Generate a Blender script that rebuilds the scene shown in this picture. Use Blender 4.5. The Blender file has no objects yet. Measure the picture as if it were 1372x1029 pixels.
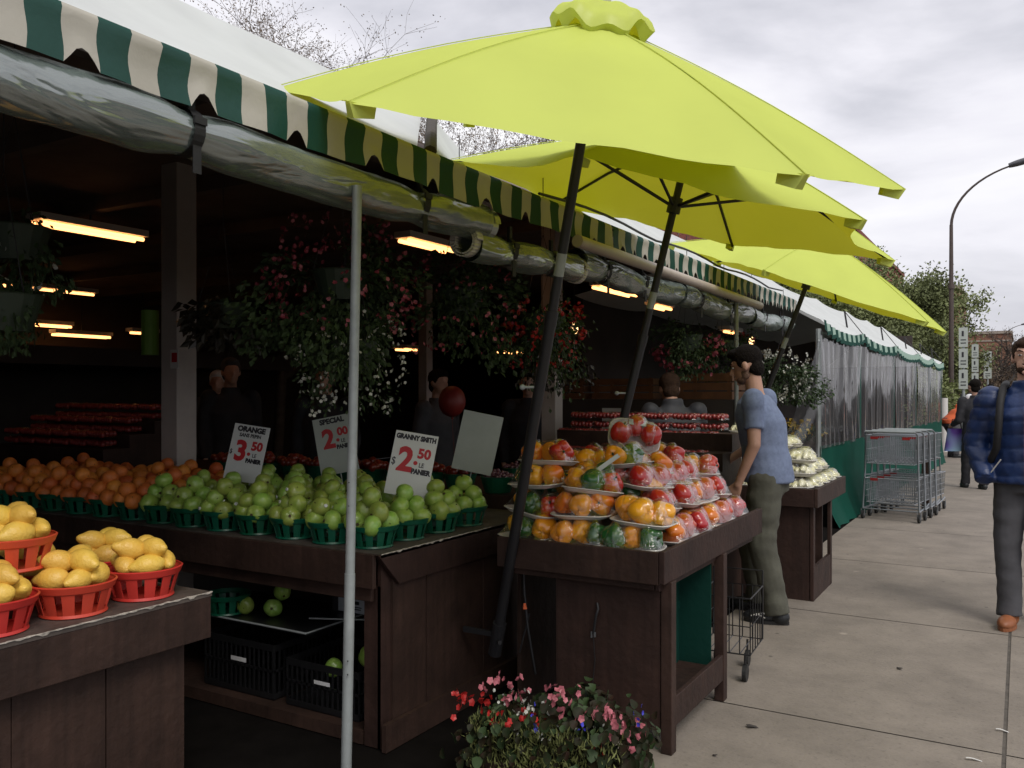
import bpy, bmesh, math, random
from mathutils import Vector, Matrix, noise, Euler
R = math.radians
PI = math.pi
rnd = random.Random(7)
sc = bpy.context.scene
COL = sc.collection

# ------------------------------------------------------------------ camera
YAW = R(30.7); F = 1150.0; HC = 1.45
cd = bpy.data.cameras.new('camera'); cam = bpy.data.objects.new('camera', cd); COL.objects.link(cam)
cam.location = (0, 0, HC); cam.rotation_euler = (R(90), 0, YAW)
cd.sensor_width = 36; cd.lens = 36*F/1372; cd.shift_y = 10.5/1372; cd.clip_start = .05; cd.clip_end = 3000
sc.camera = cam

# ------------------------------------------------------------------ helpers
def tag(o, label=None, cat=None, group=None, kind=None):
    if label: o['label'] = label
    if cat: o['category'] = cat
    if group: o['group'] = group
    if kind: o['kind'] = kind
    return o
def empty(name, loc=(0, 0, 0), rz=0, label=None, cat=None, group=None):
    o = bpy.data.objects.new(name, None); COL.objects.link(o)
    o.empty_display_size = .05
    o.location = loc; o.rotation_euler = (0, 0, rz)
    return tag(o, label, cat, group)
KIDS = {}
def setpar(c, p):
    c.parent = p
    KIDS.setdefault(p.name, []).append(c)
def copy_tree(o, parent=None):
    c = o.copy(); COL.objects.link(c)
    if parent: setpar(c, parent)
    for ch in KIDS.get(o.name, []): copy_tree(ch, c)
    return c

class MB:
    def __init__(s): s.v = []; s.f = []; s.mi = []; s.m = Matrix.Identity(4)
    def add(s, vs, fs, mi=0):
        b = len(s.v); s.v += [tuple(s.m @ Vector(p)) for p in vs]
        s.f += [tuple(b+i for i in f) for f in fs]; s.mi += [mi]*len(fs)
        return s
    def box(s, x0, x1, y0, y1, z0, z1, mi=0):
        return s.add([(x0,y0,z0),(x1,y0,z0),(x1,y1,z0),(x0,y1,z0),(x0,y0,z1),(x1,y0,z1),(x1,y1,z1),(x0,y1,z1)],
              [(0,3,2,1),(4,5,6,7),(0,1,5,4),(1,2,6,5),(2,3,7,6),(3,0,4,7)], mi)
    def tube(s, pts, r, n=10, mi=0, cap=True):
        pts = [Vector(p) for p in pts]; k = len(pts)
        rr = r if isinstance(r, (list, tuple)) else [r]*k
        vs = []; prev = None
        for i, p in enumerate(pts):
            d = (pts[min(i+1, k-1)] - pts[max(i-1, 0)])
            if d.length < 1e-9: d = Vector((0, 0, 1))
            d.normalize()
            if prev is None:
                a = Vector((0, 0, 1)) if abs(d.z) < .9 else Vector((1, 0, 0))
                u = d.cross(a).normalized()
            else:
                u = (prev - d*prev.dot(d)).normalized()
            prev = u; w = d.cross(u)
            for j in range(n):
                t = 2*PI*j/n; vs.append(tuple(p + rr[i]*(math.cos(t)*u + math.sin(t)*w)))
        fs = []
        for i in range(k-1):
            for j in range(n):
                fs.append((i*n+j, i*n+(j+1) % n, (i+1)*n+(j+1) % n, (i+1)*n+j))
        if cap:
            q = len(vs); vs += vs[:n]+vs[(k-1)*n:k*n]
            fs.append(tuple(q+j for j in range(n-1, -1, -1))); fs.append(tuple(q+n+j for j in range(n)))
        return s.add(vs, fs, mi)
    def lathe(s, prof, n=20, mi=0, c=(0, 0, 0)):
        vs = []; k = len(prof)
        for (r, z) in prof:
            for j in range(n):
                t = 2*PI*j/n; vs.append((c[0]+r*math.cos(t), c[1]+r*math.sin(t), c[2]+z))
        fs = [(i*n+j, i*n+(j+1) % n, (i+1)*n+(j+1) % n, (i+1)*n+j) for i in range(k-1) for j in range(n)]
        return s.add(vs, fs, mi)
    def ell(s, c, r, rot=None, n=12, m=8, mi=0, fn=None):
        vs = []; M = rot if rot is not None else Matrix.Identity(3)
        for i in range(m+1):
            ph = PI*i/m
            for j in range(n):
                t = 2*PI*j/n
                d = Vector((math.sin(ph)*math.cos(t), math.sin(ph)*math.sin(t), math.cos(ph)))
                q = fn(d) if fn else 1.0
                p = M @ Vector((d.x*r[0]*q, d.y*r[1]*q, d.z*r[2]*q)); vs.append((c[0]+p.x, c[1]+p.y, c[2]+p.z))
        fs = []
        for i in range(m):
            for j in range(n):
                a, b, c2, d2 = i*n+j, (i+1)*n+j, (i+1)*n+(j+1) % n, i*n+(j+1) % n
                if i == 0: fs.append((a, b, c2))
                elif i == m-1: fs.append((a, b, d2))
                else: fs.append((a, b, c2, d2))
        return s.add(vs, fs, mi)
    def grid(s, fn, nu, nv, mi=0, mf=None):
        vs = [tuple(fn(i/nu, j/nv)) for i in range(nu+1) for j in range(nv+1)]
        b = len(s.v); s.v += [tuple(s.m @ Vector(p)) for p in vs]
        for i in range(nu):
            for j in range(nv):
                a = b+i*(nv+1)+j
                s.f.append((a, a+nv+1, a+nv+2, a+1)); s.mi.append(mf(i, j) if mf else mi)
        return s
    def leaf(s, p, d, w, mi=0, up=None):
        # small folded leaf: 4 triangles' worth, p base, d direction*length
        p = Vector(p); d = Vector(d); a = Vector((rnd.gauss(0, 1), rnd.gauss(0, 1), rnd.gauss(0, 1)))
        sd = d.cross(a)
        if sd.length < 1e-6: return s
        sd = sd.normalized()*w*.5; n = d.cross(sd).normalized()*w*.18
        return s.add([p, p+d*.5+sd+n, p+d, p+d*.5-sd+n], [(0, 1, 2), (0, 2, 3)], mi)
    def build(s, name, mats, parent=None, smooth=False, bevel=0, weld=False):
        me = bpy.data.meshes.new(name); me.from_pydata(s.v, [], s.f)
        if not isinstance(mats, (list, tuple)): mats = [mats]
        for m in mats: me.materials.append(m)
        if len(mats) > 1:
            me.polygons.foreach_set('material_index', s.mi)
        if weld:
            bm = bmesh.new(); bm.from_mesh(me); bmesh.ops.remove_doubles(bm, verts=bm.verts, dist=1e-5); bm.to_mesh(me); bm.free()
        if smooth:
            me.polygons.foreach_set('use_smooth', [True]*len(me.polygons))
        me.update()
        o = bpy.data.objects.new(name, me); COL.objects.link(o)
        if parent is not None: setpar(o, parent)
        if bevel:
            b = o.modifiers.new('bevel', 'BEVEL'); b.width = bevel; b.segments = 2; b.limit_method = 'ANGLE'; b.angle_limit = R(40)
        return o

# ------------------------------------------------------------------ materials
MT = {}
def mat(name, col, rough=.6, metal=0, var=.15, scale=6, detail=4, bump=0, bscale=None, col2=None, spec=.5,
        stretch=(1, 1, 1), emit=None, estr=0, coat=0, perobj=0, alpha=None):
    m = bpy.data.materials.new(name); m.use_nodes = True; nt = m.node_tree; N = nt.nodes; L = nt.links
    b = N['Principled BSDF']; b.inputs['Roughness'].default_value = rough; b.inputs['Metallic'].default_value = metal
    b.inputs['Specular IOR Level'].default_value = spec
    if coat: b.inputs['Coat Weight'].default_value = coat; b.inputs['Coat Roughness'].default_value = .08
    tc = N.new('ShaderNodeTexCoord'); mp = N.new('ShaderNodeMapping'); L.new(tc.outputs['Object'], mp.inputs[0]); mp.inputs['Scale'].default_value = stretch
    nz = N.new('ShaderNodeTexNoise'); nz.inputs['Scale'].default_value = scale; nz.inputs['Detail'].default_value = detail; nz.inputs['Roughness'].default_value = .6
    L.new(mp.outputs[0], nz.inputs[0])
    mr = N.new('ShaderNodeMapRange'); mr.inputs[1].default_value = .3; mr.inputs[2].default_value = .7; L.new(nz.outputs[0], mr.inputs[0])
    mx = N.new('ShaderNodeMix'); mx.data_type = 'RGBA'; L.new(mr.outputs[0], mx.inputs[0])
    c2 = col2 or [min(1, c*(1+var)) for c in col]; c1 = col if col2 else [c*(1-var) for c in col]
    mx.inputs[6].default_value = (*c1, 1); mx.inputs[7].default_value = (*c2, 1)
    out = mx.outputs[2]
    if perobj:
        oi = N.new('ShaderNodeObjectInfo'); hs = N.new('ShaderNodeHueSaturation')
        m1 = N.new('ShaderNodeMapRange'); m1.inputs[3].default_value = .5-.02*perobj; m1.inputs[4].default_value = .5+.02*perobj; L.new(oi.outputs['Random'], m1.inputs[0]); L.new(m1.outputs[0], hs.inputs[0])
        m2 = N.new('ShaderNodeMapRange'); m2.inputs[3].default_value = 1-.2*perobj; m2.inputs[4].default_value = 1+.15*perobj; L.new(oi.outputs['Random'], m2.inputs[0]); L.new(m2.outputs[0], hs.inputs[2])
        L.new(out, hs.inputs[4]); out = hs.outputs[0]
    L.new(out, b.inputs['Base Color'])
    if bump:
        n2 = N.new('ShaderNodeTexNoise'); n2.inputs['Scale'].default_value = bscale or scale*4; n2.inputs['Detail'].default_value = 5; L.new(mp.outputs[0], n2.inputs[0])
        bp = N.new('ShaderNodeBump'); bp.inputs['Strength'].default_value = min(1, bump); bp.inputs['Distance'].default_value = .01
        L.new(n2.outputs[0], bp.inputs['Height']); L.new(bp.outputs[0], b.inputs['Normal'])
    if emit: b.inputs['Emission Color'].default_value = (*emit, 1); b.inputs['Emission Strength'].default_value = estr
    MT[name] = m; return m

def srgb(r, g, b):
    f = lambda c: (c/255/12.92) if c/255 <= .04045 else ((c/255+.055)/1.055)**2.4
    return (f(r), f(g), f(b))

def fabric(name, col, trans=.35, var=.05, rough=.8, bump=.2, bscale=30, tcol=None):
    m = bpy.data.materials.new(name); m.use_nodes = True; nt = m.node_tree; N = nt.nodes; L = nt.links
    N.remove(N['Principled BSDF']); out = N['Material Output']
    d = N.new('ShaderNodeBsdfDiffuse'); t = N.new('ShaderNodeBsdfTranslucent'); g = N.new('ShaderNodeBsdfGlossy')
    g.inputs['Roughness'].default_value = .45
    tc = N.new('ShaderNodeTexCoord'); nz = N.new('ShaderNodeTexNoise'); nz.inputs['Scale'].default_value = 3; nz.inputs['Detail'].default_value = 5
    L.new(tc.outputs['Object'], nz.inputs[0])
    mx = N.new('ShaderNodeMix'); mx.data_type = 'RGBA'; L.new(nz.outputs[0], mx.inputs[0])
    mx.inputs[6].default_value = (*[c*(1-var) for c in col], 1); mx.inputs[7].default_value = (*[min(1, c*(1+var)) for c in col], 1)
    L.new(mx.outputs[2], d.inputs[0])
    if tcol: t.inputs[0].default_value = (*tcol, 1)
    else: L.new(mx.outputs[2], t.inputs[0])
    n2 = N.new('ShaderNodeTexNoise'); n2.inputs['Scale'].default_value = bscale; n2.inputs['Detail'].default_value = 4; L.new(tc.outputs['Object'], n2.inputs[0])
    bp = N.new('ShaderNodeBump'); bp.inputs['Strength'].default_value = bump; bp.inputs['Distance'].default_value = .01; L.new(n2.outputs[0], bp.inputs['Height'])
    for x in (d, g): L.new(bp.outputs[0], x.inputs['Normal'])
    a = N.new('ShaderNodeMixShader'); a.inputs[0].default_value = trans; L.new(d.outputs[0], a.inputs[1]); L.new(t.outputs[0], a.inputs[2])
    b = N.new('ShaderNodeMixShader'); b.inputs[0].default_value = .04; L.new(a.outputs[0], b.inputs[1]); L.new(g.outputs[0], b.inputs[2])
    L.new(b.outputs[0], out.inputs[0]); MT[name] = m; return m

def film(name, clear=.8, tint=(1, 1, 1), white=(.8, .8, .8), rough=.12, bscale=12, stretch=(1, 1, 1), bump=.6, haze=.35, dist=.02, cap=1.0):
    m = bpy.data.materials.new(name); m.use_nodes = True; nt = m.node_tree; N = nt.nodes; L = nt.links
    N.remove(N['Principled BSDF']); out = N['Material Output']
    tr = N.new('ShaderNodeBsdfTransparent'); tr.inputs[0].default_value = (*tint, 1)
    g = N.new('ShaderNodeBsdfGlossy'); g.inputs['Roughness'].default_value = rough
    d = N.new('ShaderNodeBsdfDiffuse'); d.inputs[0].default_value = (*white, 1)
    tc = N.new('ShaderNodeTexCoord'); mp = N.new('ShaderNodeMapping'); mp.inputs['Scale'].default_value = stretch; L.new(tc.outputs['Object'], mp.inputs[0])
    nz = N.new('ShaderNodeTexNoise'); nz.inputs['Scale'].default_value = bscale; nz.inputs['Detail'].default_value = 3; nz.inputs['Distortion'].default_value = .8; L.new(mp.outputs[0], nz.inputs[0])
    bp = N.new('ShaderNodeBump'); bp.inputs['Strength'].default_value = bump; bp.inputs['Distance'].default_value = dist; L.new(nz.outputs[0], bp.inputs['Height']); L.new(bp.outputs[0], g.inputs['Normal']); L.new(bp.outputs[0], d.inputs['Normal'])
    a = N.new('ShaderNodeMixShader'); a.inputs[0].default_value = haze; L.new(g.outputs[0], a.inputs[1]); L.new(d.outputs[0], a.inputs[2])
    fr = N.new('ShaderNodeFresnel'); fr.inputs[0].default_value = 1.45; L.new(bp.outputs[0], fr.inputs['Normal'])
    mi = N.new('ShaderNodeMath'); mi.operation = 'MINIMUM'; mi.inputs[1].default_value = cap; L.new(fr.outputs[0], mi.inputs[0])
    ad = N.new('ShaderNodeMath'); ad.operation = 'ADD'; ad.use_clamp = True; ad.inputs[1].default_value = 1-clear; L.new(mi.outputs[0], ad.inputs[0])
    b = N.new('ShaderNodeMixShader'); L.new(ad.outputs[0], b.inputs[0]); L.new(tr.outputs[0], b.inputs[1]); L.new(a.outputs[0], b.inputs[2])
    L.new(b.outputs[0], out.inputs[0]); MT[name] = m; return m

mat('wood', (.034, .018, .0135), spec=.3, rough=.65, var=.35, scale=5, stretch=(1, 1, 1), bump=.35, bscale=30, perobj=.4)
mat('woodtop', (.075, .06, .052), rough=.6, var=.35, scale=9, bump=.3)
mat('woodedge', (.36, .33, .29), rough=.7, var=.5, scale=40)
mat('concrete', (.245, .213, .178), rough=.9, var=.12, scale=1.2, detail=8, bump=.25, bscale=60)
mat('asphalt', (.03, .03, .031), rough=.95, var=.25, scale=12, bump=.5)
mat('joint', (.10, .088, .075), rough=.95, var=.3, scale=20)
mat('black', (.012, .012, .014), rough=.5, var=.2)
mat('blackwire', (.01, .01, .011), rough=.4, var=.2)
mat('strap', (.008, .008, .009), rough=.7, bump=.3)
mat('steel', (.30, .33, .33), rough=.55, metal=.25, var=.12, scale=14, bump=.1)
mat('chrome', (.28, .30, .32), rough=.35, metal=.7, var=.1)
mat('cartplastic', (.28, .02, .02), rough=.4)
mat('lamppost', (.07, .05, .042), rough=.55, var=.15)
mat('lamphead', (.09, .09, .1), rough=.4)
mat('pvc', (.42, .36, .32), rough=.45, var=.1)
mat('white', (.62, .61, .58), rough=.55, var=.05)
mat('signwhite', (.6, .62, .6), rough=.4, var=.04)
mat('signgrey', (.42, .46, .42), rough=.5, var=.08)
mat('red_ink', (.45, .012, .018), rough=.5, var=.05)
mat('black_ink', (.015, .015, .02), rough=.5, var=.05)
mat('green_basket', (.004, .085, .045), rough=.38, var=.15, perobj=.5)
mat('red_basket', (.55, .045, .03), rough=.42, var=.12, perobj=.4)
mat('apple', (.19, .33, .04), rough=.34, var=.2, scale=26, detail=6, col2=(.34, .44, .10), coat=.15, perobj=1.1)
mat('orange', (.66, .19, .035), rough=.45, var=.16, scale=30, bump=.4, bscale=160, perobj=.8)
mat('lemon', (.74, .45, .065), rough=.38, var=.1, scale=14, col2=(.8, .53, .11), bump=.35, bscale=110, perobj=.4)
mat('stem', (.06, .04, .015), rough=.8)
mat('sticker', (.6, .62, .62), rough=.4)
mat('pep_orange', (.8, .3, .015), rough=.22, col2=(.85, .38, .02), coat=.5, perobj=.5)
mat('pep_red', (.42, .02, .015), rough=.22, col2=(.52, .04, .02), coat=.5, perobj=.4)
mat('pep_green', (.012, .075, .018), rough=.2, col2=(.03, .12, .03), coat=.5, perobj=.4)
mat('pep_mix', (.7, .1, .012), rough=.22, col2=(.72, .3, .02), scale=9, coat=.5)
mat('pale_veg', (.62, .6, .3), rough=.45, col2=(.78, .76, .6), scale=12, bump=.3)
mat('foam', (.62, .6, .57), rough=.6, var=.05)
mat('skin', (.42, .24, .17), rough=.5, var=.1, scale=12, bump=.1)
mat('skin_pale', (.55, .33, .25), rough=.5, var=.1, scale=12, bump=.1)
mat('hair_dark', (.007, .005, .004), spec=.12, rough=.8, var=.4, scale=60, bump=.8, bscale=130)
mat('hair_brown', (.04, .022, .014), spec=.15, rough=.8, var=.4, scale=60, bump=.8, bscale=130)
mat('stubble', (.14, .08, .055), rough=.7, var=.3, scale=90, bump=.5, bscale=150)
mat('tshirt', (.15, .19, .295), rough=.9, var=.14, scale=40, bump=.35, bscale=14)
mat('olive', (.075, .075, .058), rough=.9, var=.2, scale=10, bump=.5, bscale=18)
mat('shoe_black', (.012, .014, .016), rough=.5)
mat('shoe_tan', (.26, .09, .035), rough=.5, var=.2)
mat('sole', (.35, .36, .36), rough=.7)
mat('puffer', (.010, .028, .10), rough=.45, var=.2, scale=10, bump=.5, bscale=22)
mat('charcoal', (.055, .055, .062), rough=.85, var=.2, bump=.2)
mat('darkcloth', (.014, .014, .018), rough=.8, var=.3, bump=.3, bscale=15)
mat('greycloth', (.05, .05, .055), rough=.85, var=.2)
mat('jacket_dark', (.035, .037, .045), rough=.7, var=.25, bump=.4, bscale=14)
mat('orange_cloth', (.6, .12, .04), rough=.85)
mat('purple', (.1, .03, .3), rough=.5, col2=(.3, .5, .6), scale=4, detail=0)
mat('zip', (.5, .2, .22), rough=.4)
mat('leaf', (.032, .055, .02), spec=.25, rough=.6, var=.5, scale=6, perobj=.3)
mat('leaf_dark', (.03, .025, .014), rough=.4, var=.6, scale=5)
mat('leaf_bronze', (.026, .011, .009), rough=.5, var=.5, scale=14, col2=(.014, .03, .012), spec=.1)
mat('leaf_bud', (.17, .19, .06), rough=.7, var=.35, scale=.6)
mat('leaf_olive', (.17, .20, .075), rough=.7, var=.5, scale=.5)
mat('bud_brown', (.17, .125, .085), rough=.8, var=.4, scale=.6)
mat('bark', (.05, .042, .036), rough=.9, var=.3, bump=.6, bscale=20)
mat('twig', (.13, .105, .085), rough=.9, var=.3)
mat('pink', (.27, .04, .065), rough=.5, var=.35, scale=14)
mat('pale_pink', (.42, .12, .15), rough=.5, var=.3, scale=14)
mat('flower_red', (.38, .016, .014), rough=.5, var=.3, scale=14)
mat('flower_white', (.48, .49, .44), rough=.5)
mat('flower_blue', (.05, .05, .5), rough=.5)
mat('flower_yellow', (.6, .4, .03), rough=.5)
mat('pot', (.02, .035, .02), rough=.6)
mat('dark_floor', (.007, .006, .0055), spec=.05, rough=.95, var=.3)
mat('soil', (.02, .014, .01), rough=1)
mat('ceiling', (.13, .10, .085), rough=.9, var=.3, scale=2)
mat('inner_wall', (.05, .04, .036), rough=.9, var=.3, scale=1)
mat('post_paint', (.42, .38, .35), rough=.55, var=.12, scale=4)
mat('brick', (.2, .055, .04), rough=.9, var=.25, scale=3)
mat('brick_far', (.26, .13, .085), rough=.9, var=.2, scale=2)
mat('glass_dark', (.02, .025, .03), rough=.1, var=.2)
mat('stone', (.35, .3, .25), rough=.8)
mat('rubber', (.012, .012, .012), rough=.6)
mat('box_label', (.35, .38, .42), rough=.5)
mat('crate_wood', (.15, .065, .028), rough=.8, var=.3, scale=8, bump=.3)
mat('berry', (.16, .012, .015), rough=.25, var=.5, scale=30, col2=(.3, .04, .035), coat=.3)
mat('grape', (.1, .03, .045), rough=.3, var=.4, scale=20, coat=.3)
mat('tomato', (.2, .02, .01), rough=.3, var=.3, scale=10, coat=.3)
mat('balloon', (.2, .018, .012), rough=.5)
mat('green_lamp', (.12, .25, .03), rough=.6)
mat('tube_light', (1, .9, .7), emit=(1, .40, .13), estr=3)
mat('bulb_light', (1, .8, .5), emit=(1, .6, .25), estr=3)
mat('bag_white', (.6, .6, .6), rough=.5)
fabric('umbrella', (.65, .75, .15), trans=.28, var=.09, bump=.3, bscale=9, tcol=(.70, .66, .02))
fabric('cream', (.44, .42, .36), trans=.1, var=.08)
fabric('green_stripe', (.006, .052, .038), trans=.06, var=.2)
fabric('tent_white', (.70, .73, .72), trans=.25, var=.14, bump=.12, bscale=4)
fabric('tent_fringe', (.35, .5, .42), trans=.2)
fabric('tarp_dark', (.004, .04, .03), trans=0)
fabric('green_tarp', (.005, .07, .048), trans=.15, var=.2, bump=.5, bscale=5)
film('roll_film', clear=.38, tint=(.6, .66, .64), white=(.23, .285, .265), rough=.2, bscale=4, stretch=(1.6, .5, 1.6), bump=.7, haze=.62, dist=.05, cap=.5)
film('wrap', clear=.975, rough=.10, bscale=24, bump=.8, haze=.03, dist=.012, cap=.24)
film('curtain', clear=.93, tint=(.88, .9, .9), white=(.5, .5, .5), rough=.10, bscale=1.0, stretch=(2.0, 2.0, .7), bump=.45, haze=.15, dist=.05, cap=.55)

def wood_detail(m):
    N = m.node_tree.nodes; L = m.node_tree.links; b = N['Principled BSDF']; src = b.inputs['Base Color'].links[0].from_socket
    tc = N.new('ShaderNodeTexCoord'); mp = N.new('ShaderNodeMapping'); mp.inputs['Scale'].default_value = (26, 26, 1.1); L.new(tc.outputs['Object'], mp.inputs[0])
    n1 = N.new('ShaderNodeTexNoise'); n1.inputs['Scale'].default_value = 1.6; n1.inputs['Detail'].default_value = 6; L.new(mp.outputs[0], n1.inputs[0])
    r1 = N.new('ShaderNodeMapRange'); r1.inputs[1].default_value = .3; r1.inputs[2].default_value = .7; r1.inputs[3].default_value = .82; r1.inputs[4].default_value = 1.18; L.new(n1.outputs[0], r1.inputs[0])
    vm = N.new('ShaderNodeVectorMath'); vm.operation = 'SCALE'; L.new(src, vm.inputs[0]); L.new(r1.outputs[0], vm.inputs['Scale'])
    n2 = N.new('ShaderNodeTexNoise'); n2.inputs['Scale'].default_value = 17; n2.inputs['Detail'].default_value = 9; n2.inputs['Roughness'].default_value = .75; n2.inputs['Distortion'].default_value = 1.5; L.new(tc.outputs['Object'], n2.inputs[0])
    r2 = N.new('ShaderNodeMapRange'); r2.inputs[1].default_value = .69; r2.inputs[2].default_value = .74; L.new(n2.outputs[0], r2.inputs[0]); r2.inputs[4].default_value = .5
    mx = N.new('ShaderNodeMix'); mx.data_type = 'RGBA'; L.new(r2.outputs[0], mx.inputs[0]); L.new(vm.outputs[0], mx.inputs[6]); mx.inputs[7].default_value = (.16, .13, .115, 1)
    L.new(mx.outputs[2], b.inputs['Base Color'])
wood_detail(MT['wood']); wood_detail(MT['woodtop'])

# facade profile numbers (street runs along +Y, stalls on -X side)
XF = -2.1; ZB = 2.288; ZT = 2.454
# ------------------------------------------------------------------ world and light
w = bpy.data.worlds.new('World'); sc.world = w; w.use_nodes = True
N = w.node_tree.nodes; L = w.node_tree.links
bg = N['Background']; bg.inputs[1].default_value = .115
sky = N.new('ShaderNodeTexSky'); sky.sky_type = 'NISHITA'; sky.sun_disc = False
SE, SA = R(50), R(-40)
sky.sun_elevation = SE; sky.sun_rotation = R(130); sky.air_density = 1; sky.dust_density = 3
tc = N.new('ShaderNodeTexCoord'); mp = N.new('ShaderNodeMapping'); mp.inputs['Scale'].default_value = (1, 1, 3.2); L.new(tc.outputs['Generated'], mp.inputs[0])
n1 = N.new('ShaderNodeTexNoise'); n1.inputs['Scale'].default_value = 2.6; n1.inputs['Detail'].default_value = 7; n1.inputs['Roughness'].default_value = .52; n1.inputs['Distortion'].default_value = .25
L.new(mp.outputs[0], n1.inputs[0])
cr = N.new('ShaderNodeValToRGB'); cr.color_ramp.elements[0].position = .34; cr.color_ramp.elements[0].color = (4.4, 4.4, 4.8, 1)
cr.color_ramp.elements[1].position = .66; cr.color_ramp.elements[1].color = (7.4, 7.3, 7.4, 1)
e = cr.color_ramp.elements.new(.5); e.color = (6.3, 6.2, 6.6, 1)
L.new(n1.outputs[0], cr.inputs[0])
mx = N.new('ShaderNodeMix'); mx.data_type = 'RGBA'; mx.inputs[0].default_value = .93
L.new(sky.outputs[0], mx.inputs[6]); L.new(cr.outputs[0], mx.inputs[7]); L.new(mx.outputs[2], bg.inputs[0])
sd = bpy.data.lights.new('sun', 'SUN'); so = bpy.data.objects.new('sun', sd); COL.objects.link(so)
sd.energy = 1.3; sd.angle = R(25); sd.color = (1, .95, .88)
sun_dir = Vector((.62, -.42, .9)).normalized()      # towards the sun
so.rotation_euler = (-sun_dir).to_track_quat('-Z', 'Y').to_euler(); so.location = (5, -5, 10)
sky.sun_elevation = math.asin(sun_dir.z); sky.sun_rotation = math.atan2(sun_dir.x, sun_dir.y)
sc.view_settings.view_transform = 'Standard'; sc.view_settings.look = 'None'; sc.view_settings.exposure = .38; sc.view_settings.gamma = 1
sc.cycles.max_bounces = 7; sc.cycles.diffuse_bounces = 3; sc.cycles.glossy_bounces = 3; sc.cycles.transparent_max_bounces = 24; sc.cycles.caustics_reflective = False; sc.cycles.caustics_refractive = False
sc.cycles.sample_clamp_indirect = 4

# ------------------------------------------------------------------ ground
g = MB(); g.add([(-400, -60, -.02), (400, -60, -.02), (400, 1500, -.02), (-400, 1500, -.02)], [(0, 1, 2, 3)]); tag(g.build('ground', MT['asphalt']), kind='structure')
g = MB()
XS = -1.64; GAP = .008
xs = [XS, -.06, 1.9, 3.4]; ys = [-4+.0+1.95*k + .15 for k in range(60)]
for i in range(len(xs)-1):
    for j in range(len(ys)-1):
        x0 = xs[i]+(GAP if i else 0); x1 = xs[i+1]-GAP; y0 = ys[j]+GAP*.7; y1 = ys[j+1]-GAP*.7
        g.add([(x0, y0, 0), (x1, y0, 0), (x1, y1, 0), (x0, y1, 0)], [(0, 1, 2, 3)])
def concrete_mat():
    m = MT['concrete']; N = m.node_tree.nodes; L = m.node_tree.links; b = N['Principled BSDF']
    src = b.inputs['Base Color'].links[0].from_socket
    tc = N.new('ShaderNodeTexCoord')
    # large stains, small dark specks and gum spots
    n1 = N.new('ShaderNodeTexNoise'); n1.inputs['Scale'].default_value = 3.2; n1.inputs['Detail'].default_value = 9; n1.inputs['Roughness'].default_value = .7; L.new(tc.outputs['Object'], n1.inputs[0])
    r1 = N.new('ShaderNodeMapRange'); r1.inputs[1].default_value = .3; r1.inputs[2].default_value = .75; r1.inputs[3].default_value = .74; r1.inputs[4].default_value = 1.14; L.new(n1.outputs[0], r1.inputs[0])
    v = N.new('ShaderNodeTexVoronoi'); v.inputs['Scale'].default_value = 4.3; L.new(tc.outputs['Object'], v.inputs[0])
    r2 = N.new('ShaderNodeMapRange'); r2.inputs[1].default_value = .03; r2.inputs[2].default_value = .065; r2.inputs[3].default_value = .45; r2.inputs[4].default_value = 1; L.new(v.outputs['Distance'], r2.inputs[0])
    n3 = N.new('ShaderNodeTexNoise'); n3.inputs['Scale'].default_value = 45; n3.inputs['Detail'].default_value = 4; L.new(tc.outputs['Object'], n3.inputs[0])
    r3 = N.new('ShaderNodeMapRange'); r3.inputs[1].default_value = .3; r3.inputs[2].default_value = .42; r3.inputs[3].default_value = .8; r3.inputs[4].default_value = 1; L.new(n3.outputs[0], r3.inputs[0])
    v2 = N.new('ShaderNodeTexVoronoi'); v2.inputs['Scale'].default_value = 1.7; L.new(tc.outputs['Object'], v2.inputs[0])
    r4 = N.new('ShaderNodeMapRange'); r4.inputs[1].default_value = .02; r4.inputs[2].default_value = .05; r4.inputs[3].default_value = 1.5; r4.inputs[4].default_value = 1; L.new(v2.outputs['Distance'], r4.inputs[0])
    a = r1.outputs[0]
    for q in (r2, r3, r4):
        mm = N.new('ShaderNodeMath'); mm.operation = 'MULTIPLY'; L.new(a, mm.inputs[0]); L.new(q.outputs[0], mm.inputs[1]); a = mm.outputs[0]
    vm = N.new('ShaderNodeVectorMath'); vm.operation = 'SCALE'; L.new(src, vm.inputs[0]); L.new(a, vm.inputs['Scale']); L.new(vm.outputs[0], b.inputs['Base Color'])
concrete_mat()
tag(g.build('pavement', MT['concrete']), kind='structure')
g = MB(); g.add([(XS, -4, -.004), (3.4, -4, -.004), (3.4, 115, -.004), (XS, 115, -.004)], [(0, 1, 2, 3)]); tag(g.build('pavement_joints', MT['joint']), kind='structure')
g = MB(); g.box(3.4, 3.55, -4, 115, -.15, .004); tag(g.build('kerb', MT['stone']), kind='structure')
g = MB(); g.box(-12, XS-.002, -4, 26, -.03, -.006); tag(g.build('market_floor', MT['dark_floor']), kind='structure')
# small litter on the pavement
def litter(x, y, rz, label, l=.06, wd=.012, m='white'):
    g = MB(); g.grid(lambda u, v: (l*(u-.5), wd*(v-.5), .004+.006*math.sin(3*u+1)), 6, 2); o = g.build('litter_scrap', MT[m]); o.location = (x, y, 0); o.rotation_euler = (0, 0, rz); tag(o, label, 'litter')
litter(-.16, 3.83, .3, 'small white paper scrap beside the long pavement joint', m='white')
litter(-.07, 3.37, 1.2, 'small pale scrap lying in the joint near the photo bottom', m='stone')
litter(-.07, 4.22, .2, 'tiny pale scrap in the joint above the white paper scrap', .05, m='white')
litter(-.55, 4.9, 1.9, 'small brown leaf on the slab left of the walking man', .05, .02, 'bark')
litter(-1.05, 3.35, 2.2, 'dark crumb near the front leg of the pepper table', .025, .015, 'bark')
litter(-.4, 3.5, 1.0, 'brown twig on the nearest slab', .07, .006, 'bark')
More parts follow.
